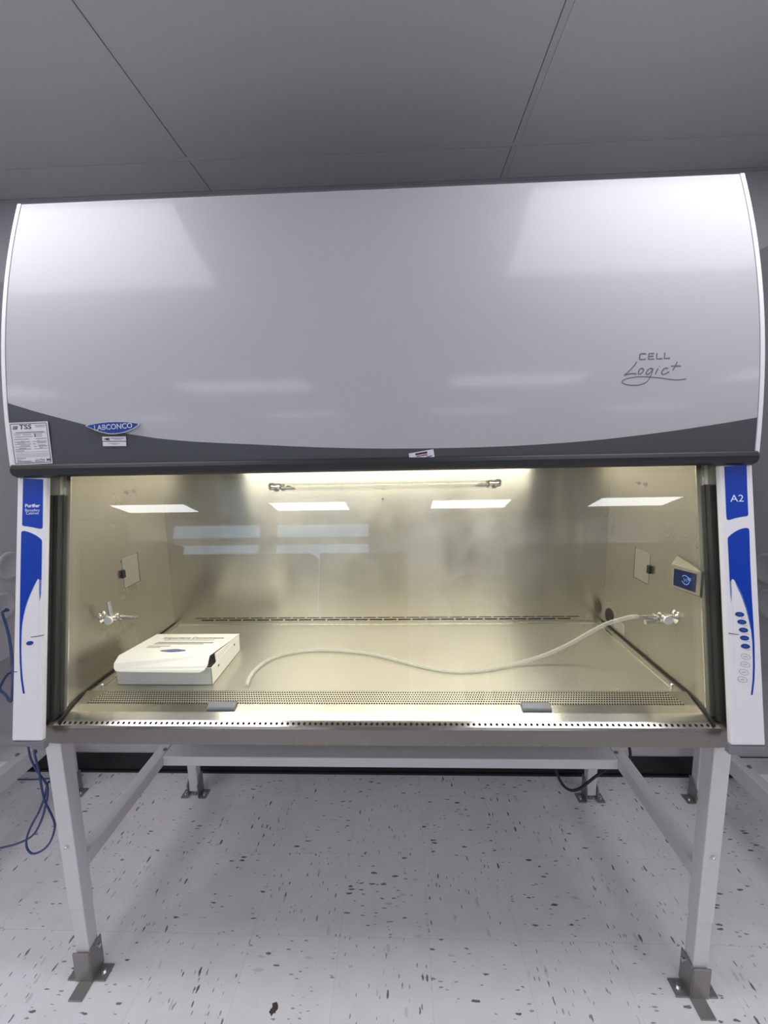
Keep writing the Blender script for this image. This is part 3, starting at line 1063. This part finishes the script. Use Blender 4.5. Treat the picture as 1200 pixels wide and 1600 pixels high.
q = MB(); q.box((-XI, .06, 1.66), (XI, YI + .02, 1.675)); q.build('interior_ceiling', 'cover_plate', CAB)
# work surface: shallow tray with a folded bright rim
q = MB()
q.box((-XI, .055, .900), (XI, YI, .9285))
q.build('work_surface', 'steel_floor', CAB)
q = MB()
for (x0, x1, y0, y1) in ((-.884, .884, .566, .576), (-.884, -.874, .085, .566), (.874, .884, .085, .566)):
    q.box((x0, y0, .9275), (x1, y1, .9315))
q.build('tray_rim', 'steel_rim', CAB, bevel=.0018, seg=3)
for sx in (-1, 1):
    q = MB()
    p = px(160 if sx < 0 else 1049.5, 1072.5, 2, .938)
    q.cyl((p.x, p.y, .9285), (p.x, p.y, .941), .0045, 14)
    q.ball((p.x, p.y, .942), .006, 12)
    q.build('lift_knob', 'chrome', CAB, smooth=True)
# airfoil: perforated band, smooth band, row of holes, front face
prof = [(.054, .9352), (.002, .9245), (-.026, .9165), (-.049, .9065), (-.0635, .8985), (-.068, .893), (-.068, .845)]


def strip(name, a, c, xa, xb, m, nx=1):
    (ya, za), (yb, zb) = a, c
    q = MB()
    t = Vector((0, yb - ya, zb - za)).normalized()
    nrm = Vector((1, 0, 0)).cross(t)
    if nrm.z < 0 or (abs(nrm.z) < .01 and nrm.y > 0):
        nrm = -nrm
    Q = [Vector((-xa, ya, za)), Vector((xa, ya, za)), Vector((xb, yb, zb)), Vector((-xb, yb, zb))]
    q.hexa([p - nrm * .003 for p in Q], Q)
    return q.build(name, m, CAB)


strip('airfoil_margin', prof[0], prof[1], .9035, .9035, 'steel_sill')
# perforated insert a hair above the sheet, narrower at the rear than at the front
(ya, za), (yb, zb) = prof[0], prof[1]
q = MB()
f0, f1 = .06, .985
A = Vector((0, ya + (yb - ya) * f0, za + (zb - za) * f0 + .0004))
B = Vector((0, ya + (yb - ya) * f1, za + (zb - za) * f1 + .0004))
Q = [A + Vector((-.835, 0, 0)), A + Vector((.840, 0, 0)), B + Vector((.872, 0, 0)), B + Vector((-.872, 0, 0))]
q.hexa([p - Vector((0, 0, .0003)) for p in Q], Q)
q.build('perforated_grille', 'steel_grille', CAB)
strip('airfoil', prof[1], prof[2], .9035, .9035, 'steel_sill')
strip('airfoil_nose', prof[2], prof[3], .9035, .9035, 'steel_sill')
strip('sill_strip', prof[3], prof[4], .921, .922, 'steel_strip')
strip('sill_front', prof[4], prof[5], .922, .922, 'steel_front')
q = MB(); q.box((-.921, -.068, .845), (.921, -.055, .893)); q.build('sill_face', 'steel_front', CAB, bevel=.001)
# row of round holes along the sill strip
q = MB()
(ya, za), (yb, zb) = prof[3], prof[4]
t_ = Vector((0, yb - ya, zb - za)).normalized()
nn = Vector((0, -t_.z, t_.y)) * -1 if t_.y > 0 else Vector((0, t_.z, -t_.y))
if nn.z < 0:
    nn = -nn
mid = Vector((0, (ya + yb) / 2, (za + zb) / 2))
NH = 117
for i in range(NH):
    x = -.908 + 1.816 * i / (NH - 1)
    e = [mid + Vector((x, 0, 0)) + (Vector((1, 0, 0)) * math.cos(2 * PI * j / 12) + t_ * math.sin(2 * PI * j / 12)) * .0040 + nn * .0003 for j in range(12)]
    q.prism(e, -nn * .0006)
q.build('intake_holes', 'slot_black', CAB)
for u0, u1, v in ((323, 367, 1104), (817, 863, 1107)):
    a = px(u0, v, 2, .928).x
    c = px(u1, v, 2, .928).x
    q = MB()
    y0, y1 = -.023, .006
    q.prism([(a, y1, .922), (a, y1, .932), (a, -.004, .9335), (a, y0 + .003, .927), (a, y0, .922), (a, y0, .915)], (c - a, 0, 0))
    q.build('airfoil_clip', 'clip_grey', CAB, bevel=.003, seg=3)
# two rows of return-air slots low on the back wall
q = MB()
pitch = (.819 + .817) / 27
for i in range(27):
    x0 = -.817 + i * pitch
    q.box((x0, YI - .0006, .9505), (x0 + pitch - .008, YI + .002, .9535))
    if i < 26:
        x1 = -.79 + i * pitch * .9985
        q.box((x1, YI - .0006, .9405), (x1 + pitch - .0075, YI + .002, .9455))
q.build('return_slots', 'slot_black', CAB)

# strip light behind the lip: a tilted lens under a white housing
q = MB(); q.prism([(-.735, .080, 1.6045), (-.735, .083, 1.614), (-.735, .200, 1.655), (-.735, .208, 1.650)], (1.47, 0, 0)); lf = q.build('strip_light', 'white_paint', CAB)
q = MB(); q.prism([(-.722, .088, 1.6015), (-.722, .088, 1.6055), (-.722, .200, 1.6455), (-.722, .200, 1.6415)], (1.444, 0, 0)); q.mi[5] = 1; q.build('light_lens', ['white_paint', 'cabinet_tube'], lf)

# germicidal lamp across the top of the back wall
q = MB(); q.tube([(-.408, .560, 1.517), (.424, .560, 1.517)], .0125, 18); uv = q.build('ultraviolet_lamp', 'uv_glass', CAB, smooth=True)
for sx, x in ((-1, -.408), (1, .424)):
    q = MB()
    q.tube([(x, .56, 1.517), (x + sx * .012, .56, 1.517)], .0128, 16)
    q.tube([(x + sx * .012, .56, 1.517), (x + sx * .022, .56, 1.517)], .007, 12)
    q.tube([(x + sx * .022, .56, 1.517), (x + sx * .026, .56, 1.517), (x + sx * .040, .56, 1.517), (x + sx * .046, .56, 1.517)], [.012, .0155, .0155, .011], 16)
    q.tube([(x - sx * .045, .56, 1.512), (x - sx * .002, .56, 1.512)], .0035, 8)
    q.tube([(x - sx * .028, .56, 1.517), (x - sx * .028, YI, 1.517)], .004, 8)
    q.cyl((x + sx * .033, .56, 1.517), (x + sx * .033, YI, 1.517), .0075, 12)
    q.build('lamp_socket', 'chrome', uv, smooth=True)
for u, v in ((599, 764.3), (598, 779)):
    p = px(u, v, 1, YI)
    q = MB(); q.cyl((p.x, YI, p.z), (p.x, YI - .004, p.z), .0045, 12); q.ball((p.x, YI - .004, p.z), .0032, 8); q.build('screw', 'chrome', CAB, smooth=True)
for sx, pts in ((-1, ((197.5, 769.5), (210, 768))), (1, ((997, 755), (1008.5, 757)))):
    for u, v in pts:
        p = px(u, v, 0, sx * XI)
        q = MB(); q.cyl((sx * XI, p.y, p.z), (sx * (XI - .005), p.y, p.z), .0055, 12); q.ball((sx * (XI - .005), p.y, p.z), .0035, 8); q.build('screw', 'chrome', CAB, smooth=True)

# outlet covers, one on each side wall
for sx in (-1, 1):
    q = MB()
    x = sx * XI
    q.box((min(x, x - sx * .0016), .288, 1.186), (max(x, x - sx * .0016), .377, 1.291))
    oc = q.build('outlet_cover', 'outlet_plate', CAB, bevel=.0004)
    q = MB()
    q.box((min(x, x - sx * .0012), .377, 1.184), (max(x, x - sx * .0012), .3805, 1.293))
    q.box((min(x, x - sx * .0012), .288, 1.1845), (max(x, x - sx * .0012), .377, 1.186))
    q.build('cover_gap', 'gasket_black', oc)
    q = MB()
    q.box((min(x, x - sx * .010), .274, 1.226), (max(x, x - sx * .010), .289, 1.254))
    q.build('latch', 'port_black', oc, bevel=.002)

# service petcocks
for sx in (-1, 1):
    y, z = (.165, 1.128) if sx < 0 else (.138, 1.132)
    X = lambda d: sx * (XI - d)
    q = MB()
    q.tube([(X(0), y, z), (X(.003), y, z), (X(.007), y, z), (X(.010), y, z)], [.021, .021, .015, .011], 24, axis=(sx, 0, 0))
    pc = q.build('petcock', 'chrome', CAB, smooth=True)
    q = MB()
    q.tube([(X(.008), y, z), (X(.024), y, z), (X(.026), y, z), (X(.044), y, z), (X(.046), y, z), (X(.056), y, z)], [.0075, .0075, .0105, .0105, .0075, .0075], 18, axis=(sx, 0, 0))
    q.tube([(X(.035), y + .014, z), (X(.035), y - .022, z)], [.0115, .0115], 20)
    q.build('valve_body', 'chrome', pc, smooth=True)
    q = MB()
    q.tube([(X(.035), y - .022, z - .002), (X(.035), y - .027, z - .002)], .0135, 24)
    q.build('index_button', 'paper', pc, smooth=True)
    q = MB()
    q.tube([(X(.055), y, z), (X(.060), y, z), (X(.064), y, z), (X(.064), y, z), (X(.090), y, z), (X(.112), y, z)], [.0075, .0105, .0105, .0075, .0062, .0042], 16, axis=(sx, 0, 0))
    q.build('hose_nozzle', 'chrome', pc, smooth=True)
    q = MB()
    if sx < 0:
        q.tube([(X(.035), y - .008, z), (X(.033), y - .008, z + .022), (X(.031), y - .008, z + .056)], [.006, .0075, .0085], 14)
    else:
        q.tube([(X(.035), y - .012, z - .010), (X(.055), y - .012, z - .011), (X(.096), y - .012, z - .012)], [.006, .0075, .0085], 14)
    q.build('handle', 'chrome', pc, smooth=True)

# touch-screen housing on the right wall
x = XI
q = MB()
fb = [px(u, v, 0, x - .022) for u, v in ((1049.5, 916.5), (1093.5, 931.5), (1096, 893.5), (1049, 880.5))]
wb = [px(u, v, 0, x) for u, v in ((1053, 919), (1097, 935.5), (1101, 893), (1058.5, 867))]
q.hexa(fb, wb)
hs = q.build('control_housing', 'housing_steel', CAB, bevel=.002, seg=3)
q = MB()
P = [px(u, v, 0, x - .0225) for u, v in ((1054, 888.3), (1088.3, 897), (1086.3, 925.5), (1052.6, 913.8))]
q.prism(P, (-.0012, 0, 0))
scn = q.build('screen', 'screen_glow', hs)
q = MB()
c = px(1071, 906.3, 0, x - .0245)
ring = [c + Vector((0, math.cos(a) * .0165, math.sin(a) * .0125)) for a in [2 * PI * k / 24 for k in range(2, 23)]]
q.ribbon(ring, .0022, (-1, 0, 0), .0004)
q.ribbon([c + Vector((0, .008, .004)), c + Vector((0, .002, -.006)), c + Vector((0, -.002, .004)), c + Vector((0, -.008, -.004))], .002, (-1, 0, 0), .0004)
text_mb(q, 'ESS', .0115, c + Vector((0, -.016, .007)), (0, -1, 0), (0, 0, 1), (-1, 0, 0), .0004, bold=.0003)
q.build('logo', 'screen_logo', scn)

# cord port and rating label low on the right wall
q = MB()
p = px(952.5, 962, 0, XI)
q.tube([(XI, p.y, p.z), (XI - .003, p.y, p.z), (XI - .006, p.y, p.z)], [.030, .030, .026], 26)
q.build('cord_port', 'port_black', CAB, smooth=True)
q = MB()
q.box((XI - .001, .418, .945), (XI, .50, .985)); lb_ = q.build('rating_label', 'cover_plate', CAB)
q = MB()
for k in range(3):
    q.box((XI - .0014, .43, .953 + k * .01), (XI - .001, .488, .9545 + k * .01))
q.build('printing', 'ink_light', lb_)

# sliding glass sash
q = MB()
zb, zt = .906, 1.625
q.prism([(-.953, slope_y(-.06, zb), zb), (-.953, slope_y(-.06, zt), zt), (-.953, slope_y(-.054, zt), zt), (-.953, slope_y(-.054, zb), zb)], (1.906, 0, 0))
q.build('glass_sash', 'sash_glass', CAB)

# ------------------------------------------------------------------ carton on the work surface
BX0, BX1, BY0, BY1, BZ, BH = -.838, -.529, .098, .338, .9287, .060
box = thing('document_box', 'shallow white cardboard box with a blue oval mark, lid flap hanging open in front', 'box', ((BX0 + BX1) / 2, (BY0 + BY1) / 2, BZ))
q = MB()
th = .0025
q.box((BX0, BY0, BZ), (BX1, BY1, BZ + th))
q.box((BX0, BY0, BZ), (BX1, BY0 + th, BZ + BH - .002))
q.box((BX0, BY1 - th, BZ), (BX1, BY1, BZ + BH))
for xa in (BX0, BX1 - th):
    q.box((xa, BY0, BZ), (xa + th, BY1, BZ + BH - .003))
for xa in (BX0 + .004, BX1 - .008):
    q.prism([(xa, BY0 + .004, BZ + .01), (xa, BY0 + .004, BZ + .05), (xa, BY1 - .004, BZ + BH), (xa, BY1 - .004, BZ + .01)], (.004, 0, 0))
q.build('tray', 'cardboard_white', box, bevel=.0008)
q = MB()
FBL = px(185.5, 1023, 1, .112)
FBR = px(328, 1027, 1, .112)
zf = (FBL.z + FBR.z) / 2
BBL = Vector((BX0 - .001, BY1, BZ + BH + .001))
BBR = Vector((BX1 + .001, BY1, BZ + BH + .001))
lid = [Vector((FBL.x, .112, zf)), Vector((FBR.x, .112, zf)), BBR, BBL]
nl = (lid[1] - lid[0]).cross(lid[3] - lid[0]).normalized()
q.hexa([p for p in lid], [p + nl * .0025 for p in lid])
ld = q.build('lid', 'cardboard_white', box, bevel=.0006)
q = MB()
fl = [px(185.5, 1023, 1, .112), px(328, 1027, 1, .112), px(324.5, 1040, 1, .085), px(319, 1048, 1, .076), px(311, 1052, 1, .072), px(250, 1051.3, 1, .072), px(186, 1050.5, 1, .072), px(180, 1049, 1, .074), px(177.5, 1044, 1, .08), px(178, 1038, 1, .088)]
fl[0].z = fl[1].z = zf
q.prism(fl, (0, .0005, .0026))
q.build('front_flap', 'cardboard_white', box)
# side tuck flap of the lid
q = MB()
lz = lambda y: zf + (BZ + BH - zf) * (y - .112) / (BY1 - .112) - .0004
q.prism([(BX1 - .0027, .133, lz(.133)), (BX1 - .0027, BY1 - .001, lz(BY1)), (BX1 - .0027, BY1 - .001, BZ + .02), (BX1 - .0027, .142, BZ + .02)], (.0022, 0, 0))
q.build('side_flap', 'cardboard_white', box)
q = MB()
for u, v in ((366.3, 1007.3), (341.8, 1039.5)):
    p = px(u, v, 0, BX1 + .0004)
    q.box((BX1 - .001, p.y - .005, p.z - .003), (BX1 + .0004, p.y + .005, p.z + .003))
q.build('slot_mark', 'ink_dark', box)


def on_lid(u, v):
    return pxn(u, v, lid[0] + nl * .0027, nl)


q = MB()
U = (lid[1] - lid[0]).normalized()
V = (lid[3] - lid[0])
V = (V - U * V.dot(U)).normalized()
text_mb(q, 'Important Documents', .026, on_lid(303, 997), U, V, nl, .0003, bold=.0008, sx=.94)
for (u0, u1, v) in ((257, 335, 1000), (247, 334, 1003.5), (243, 333, 1004.8), (240, 318, 1006.2), (231, 266, 1009.5), (229, 250, 1011.5)):
    q.ribbon([on_lid(u0, v), on_lid(u1, v)], .005, nl, .0002)
q.build('printing', 'ink_mid', ld)
q = MB()
c = on_lid(270.5, 1016.6)
rx = (on_lid(290.5, 1016.6) - on_lid(250.5, 1016.6)).length / 2
ell = [c + U * (rx * math.cos(a) * 1.0) + V * (.015 * math.sin(a) * (1 - .35 * abs(math.cos(a)))) for a in [2 * PI * k / 36 for k in range(36)]]
q.prism(ell, nl * .0003)
em = q.build('printed_badge', 'badge_blue', ld)
q = MB()
text_mb(q, 'LABCONCO', .0105, c + nl * .0004, U, V, nl, .0002, sx=1.1)
q.build('lettering', 'paper', em)

# ------------------------------------------------------------------ clear tubing from the right petcock
TB = [((1022, 961.5), 1.131), ((1006, 962), 1.131), ((985, 964), 1.127), ((965, 969), 1.113), ((945, 976), 1.090), ((920, 989), 1.055), ((895, 1003.5), 1.016), ((865, 1018), .979), ((835, 1029), .955), ((800, 1038.5), .938), ((760, 1046.5), .936), ((722, 1049.5), .9352),
      ((688, 1046.8), .9352), ((650, 1039), .9352), ((610, 1028.5), .9352), ((575, 1021), .9352), ((540, 1017), .9352), ((505, 1015.5), .9352), ((470, 1017.5), .9352), ((440, 1023), .9352), ((415, 1033.5), .9352), ((398, 1047.5), .9352), ((389, 1060), .9352), ((385.5, 1072), .9352)]
pts = [px(u, v, 2, z) for (u, v), z in TB]
pts[0] = Vector((XI - .1125, .138, 1.132))
pts[1] = Vector((XI - .122, .139, 1.132))
q = MB()
path = crom(pts, 6)
q.tube(path, .0062, 14)
tb = q.build('plastic_tubing', 'clear_tubing', None, smooth=True)
tag(tb, 'clear plastic tubing snaking across the steel work surface from the right tap', 'tube')

# ------------------------------------------------------------------ cables
def cable(name, pts, r, m, label, group=None, n=8):
    q = MB()
    q.tube(crom(pts, n), r, 10)
    o = q.build(name, m, None, smooth=True)
    return tag(o, label, 'cable', group)


def pl(u, v, y):
    return px(u, v, 1, y)


A = [(43.5, 1150, .0), (44, 1164, .0), (47, 1182, .012), (54, 1198, .018), (63, 1212, .022), (71, 1222, .026), (74.5, 1232, .028), (73.5, 1248, .03), (71, 1258, .032), (68, 1272, .034), (61, 1290, .036), (54, 1302, .04), (44, 1310.5, .05), (30, 1317, .06), (14, 1322, .09), (-12, 1327, .13), (-60, 1332, .20)]
cable('network_cable', [pl(*p) for p in A], .0032, 'cable_blue', 'thin blue cable under the left console, running off to the left edge', 'blue cables by the left console')
B = [(53, 1150, -.005), (53, 1164, -.005), (54.5, 1180, .0), (58, 1194, .004), (61, 1206, .006), (63.5, 1222, .008), (66.5, 1238, .01), (70, 1252, .012), (77, 1266, .014), (83, 1279, .016), (85.5, 1292, .018), (81, 1310, .02), (72, 1324, .022), (60, 1332, .024), (50, 1333.5, .026), (43, 1327, .028), (41, 1316, .03), (44, 1302, .032), (51, 1286, .034), (60, 1270, .036), (66.5, 1254, .04), (70, 1244, .044), (73.5, 1228, .05), (78, 1221, .06), (92, 1232, .08)]
cable('network_cable', [pl(*p) for p in B] + [px(112, 1262, 2, .0036)], .0032, 'cable_blue', 'thin blue cable hanging in a teardrop loop under the left console', 'blue cables by the left console')
cable('network_cable', [px(108, 1222, 2, .0036), px(92, 1217, 2, .0036), px(76, 1216.5, 2, .0036), px(60, 1217.5, 2, .0036), px(38, 1218, 2, .0036), Vector((-2.1, .79, .0036))], .0034, 'cable_blue', 'thin blue cable lying on the floor along the wall at left', 'blue cables by the left console')
pc = px(4, 948, 0, LCX + .984)
D = [(4, 957, -1.47), (9.5, 976, -1.40), (14, 995, -1.33), (17.5, 1018, -1.27), (19.5, 1045, -1.22), (20, 1075, -1.20), (17, 1096, -1.23), (9, 1086, -1.31), (0, 1074, -1.41)]
cable('network_cable', [Vector((LCX + .9965, pc.y, pc.z - .01)), Vector((-1.505, pc.y - .01, pc.z - .012))] + [px(u, v, 0, x) for u, v, x in D] + [Vector((-1.50, .42, .79)), Vector((-1.51, .46, .60)), Vector((-1.50, .47, .40))], .0045, 'cable_blue',
      'thicker blue cable bulging out behind the left console at half height', 'blue cables by the left console')
E_ = [(866, 1150, .58), (866, 1185, .575), (868, 1200, .57), (871, 1210, .57), (876, 1221, .565), (883, 1230, .56), (893, 1235, .558), (905, 1232.5, .556), (917, 1224, .556), (929, 1214.5, .558), (940, 1207, .56), (955, 1197, .57), (985, 1184, .60)]
cable('power_cord', [pl(*p) for p in E_][1:] + [Vector((1.05, .70, .50)), Vector((1.10, .852, .60))], .0058, 'cord_black', 'black power cord sagging below the crossbar beside the right rear foot')
p0 = px(428, 1577, 2, 0)
q = MB()
rr = random.Random(5)
blob = []
for k in range(14):
    a = 2 * PI * k / 14
    r = .014 * (.55 + .75 * rr.random())
    blob.append((p0.x + math.cos(a) * r * .8, p0.y + math.sin(a) * r, .0002))
q.prism(blob, (0, 0, .0008))
tag(q.build('floor_scrap', 'scuff_brown', None), 'small dark torn scrap lying on the speckled floor in front of the stand', 'scrap')

# ------------------------------------------------------------------ the far half of the room, seen reflected in the sash
def tall_unit(x0, x1, y0, y1, z, label):
    t = thing('storage_cabinet', label, 'storage cabinet', ((x0 + x1) / 2, (y0 + y1) / 2, 0), 'dark laboratory storage units')
    q = MB(); q.box((x0, y0, .08), (x1, y1, z)); q.box((x0 + .03, y0 + .03, 0), (x1 - .03, y1 - .05, .08)); q.build('carcass', 'dark_laminate', t, bevel=.004)
    n = max(2, int(round((x1 - x0) / .6)))
    wdt = (x1 - x0) / n
    for i in range(n):
        q = MB(); q.box((x0 + i * wdt + .006, y1, .1), (x0 + (i + 1) * wdt - .006, y1 + .02, z - .02)); d = q.build('door', 'dark_laminate', t, bevel=.003)
        q = MB(); q.tube([(x0 + (i + .85) * wdt, y1 + .02, 1.0), (x0 + (i + .85) * wdt, y1 + .045, 1.0), (x0 + (i + .85) * wdt, y1 + .045, 1.16), (x0 + (i + .85) * wdt, y1 + .02, 1.16)], .006, 8); q.build('handle', 'chrome', d)
    return t


tall_unit(-5.2, -3.1, -4.9, -4.3, 2.12, 'tall dark storage unit reflected at the left of the glass')
tall_unit(-2.95, -1.1, -4.9, -4.3, 1.93, 'dark storage unit reflected below the left window')
tall_unit(-.98, .15, -4.9, -4.3, 1.93, 'dark storage unit reflected below the right window')
tall_unit(1.55, 4.6, -4.9, -4.3, 2.02, 'wide dark storage unit reflected at the right of the glass')


def person(px_, py_, h, label, arms):
    t = thing('person', label, 'person', (px_, py_, 0))
    s = h / 1.72
    V_ = []
    E2 = []
    R_ = []

    def jt(x, y, z, rx, ry, par):
        V_.append((x * s, y * s, z * s)); R_.append((rx * s, ry * s))
        if par is not None:
            E2.append((par, len(V_) - 1))
        return len(V_) - 1
    pelvis = jt(0, 0, .96, .155, .11, None)
    waist = jt(0, 0, 1.10, .14, .10, pelvis)
    chest = jt(0, .01, 1.28, .165, .115, waist)
    up = jt(0, 0, 1.40, .13, .09, chest)
    neck = jt(0, .01, 1.48, .055, .055, up)
    for sx in (-1, 1):
        hip = jt(sx * .09, 0, .90, .09, .095, pelvis)
        knee = jt(sx * .10, .015, .50, .06, .062, hip)
        ank = jt(sx * .10, -.01, .09, .04, .045, knee)
        jt(sx * .11, .14, .035, .04, .032, ank)
        sh = jt(sx * .19, 0, 1.40, .062, .062, up)
        (ex, ey, ez), (wx, wy, wz) = arms[0 if sx < 0 else 1]
        el = jt(ex, ey, ez, .046, .046, sh)
        jt(wx, wy, wz, .030, .030, el)
    me = bpy.data.meshes.new('body')
    me.from_pydata(V_, E2, [])
    me.materials.append(M['dark_cloth'])
    o = bpy.data.objects.new('body', me)
    C.objects.link(o)
    o.parent = t
    o.modifiers.new('skin', 'SKIN').use_smooth_shade = True
    for sv, r in zip(me.skin_vertices[0].data, R_):
        sv.radius = r
    me.skin_vertices[0].data[0].use_root = True
    sb = o.modifiers.new('sub', 'SUBSURF'); sb.levels = 1; sb.render_levels = 2
    q = MB()
    L0 = Vector((px_, py_, 0))
    hz = 1.60 * s
    q.ball(L0 + Vector((0, .02, hz)), .105 * s, 20, 0, (.74, .92, 1.15))
    q.tube([L0 + Vector((0, .01, 1.46 * s)), L0 + Vector((0, .015, 1.56 * s))], .055 * s, 14)
    q.tube([L0 + Vector((0, .115 * s, hz + .005)), L0 + Vector((0, .135 * s, hz - .025))], [.012, .016], 8)
    for sx in (-1, 1):
        q.ball(L0 + Vector((sx * .080 * s, .01, hz - .01)), .022, 8, 0, (.4, .8, 1.3))
        q.ball(L0 + Vector((sx * .034 * s, .098 * s, hz + .012)), .009, 8, 1)
    q.tube([L0 + Vector((-.025, .112 * s, hz - .055)), L0 + Vector((.025, .112 * s, hz - .055))], .006, 6)
    q.build('head', ['skin', 'hair_dark'], t, smooth=True)
    q = MB(); q.ball(L0 + Vector((0, -.005, hz + .022)), .112 * s, 18, 0, (.80, .92, 1.06)); q.build('hair', 'hair_dark', t, smooth=True)
    for i, sx in enumerate((-1, 1)):
        wx, wy, wz = [c * s for c in arms[i][1]]
        ex, ey, ez = [c * s for c in arms[i][0]]
        d = (Vector((wx, wy, wz)) - Vector((ex, ey, ez))).normalized()
        side = d.cross(Vector((0, 0, 1))).normalized()
        b0 = L0 + Vector((wx, wy, wz))
        q = MB()
        q.tube([b0, b0 + d * .05, b0 + d * .09], [.028, .036, .034], 12)
        for k in range(4):
            a = b0 + d * .085 + side * (-.024 + .016 * k)
            ln_ = (.066, .076, .072, .058)[k]
            q.tube([a, a + d * ln_ * .5 - Vector((0, 0, .006)), a + d * ln_ * .9 - Vector((0, 0, .022))], [.009, .0085, .0065], 8)
        q.tube([b0 + d * .03 - side * .03, b0 + d * .06 - side * .055, b0 + d * .085 - side * .058], [.012, .010, .008], 8)
        q.build('hand', 'skin', t, smooth=True)
    return t


person(.66, -1.95, 1.70, 'person in dark clothes raising both hands, a faint reflection right of centre', [((-.20, .24, 1.16), (-.28, .42, 1.30)), ((.24, .20, 1.14), (-.10, .42, 1.28))])
person(-1.88, -1.55, 1.83, 'person in dark clothes standing upright, a faint reflection at far left', [((-.25, -.02, 1.12), (-.24, .12, .88)), ((.25, -.02, 1.12), (.24, .12, .88))])

# ------------------------------------------------------------------ render settings that belong to the scene
sc.view_settings.view_transform = 'Standard'
sc.view_settings.look = 'None'
sc.view_settings.gamma = 1
sc.view_settings.use_curve_mapping = False
sc.view_settings.exposure = 0.22
cy = sc.cycles
cy.max_bounces = 10
cy.diffuse_bounces = 5
cy.glossy_bounces = 4
cy.transmission_bounces = 6
cy.transparent_max_bounces = 12
cy.caustics_reflective = True
cy.caustics_refractive = False
cy.sample_clamp_indirect = 2.5
cy.use_guiding = True
cy.use_surface_guiding = True
cy.guiding_training_samples = 32
sc.world.cycles.sampling_method = 'NONE'
cy.use_adaptive_sampling = False
cy.blur_glossy = 0.8
cy.use_denoising = True
bpy.context.view_layer.update()
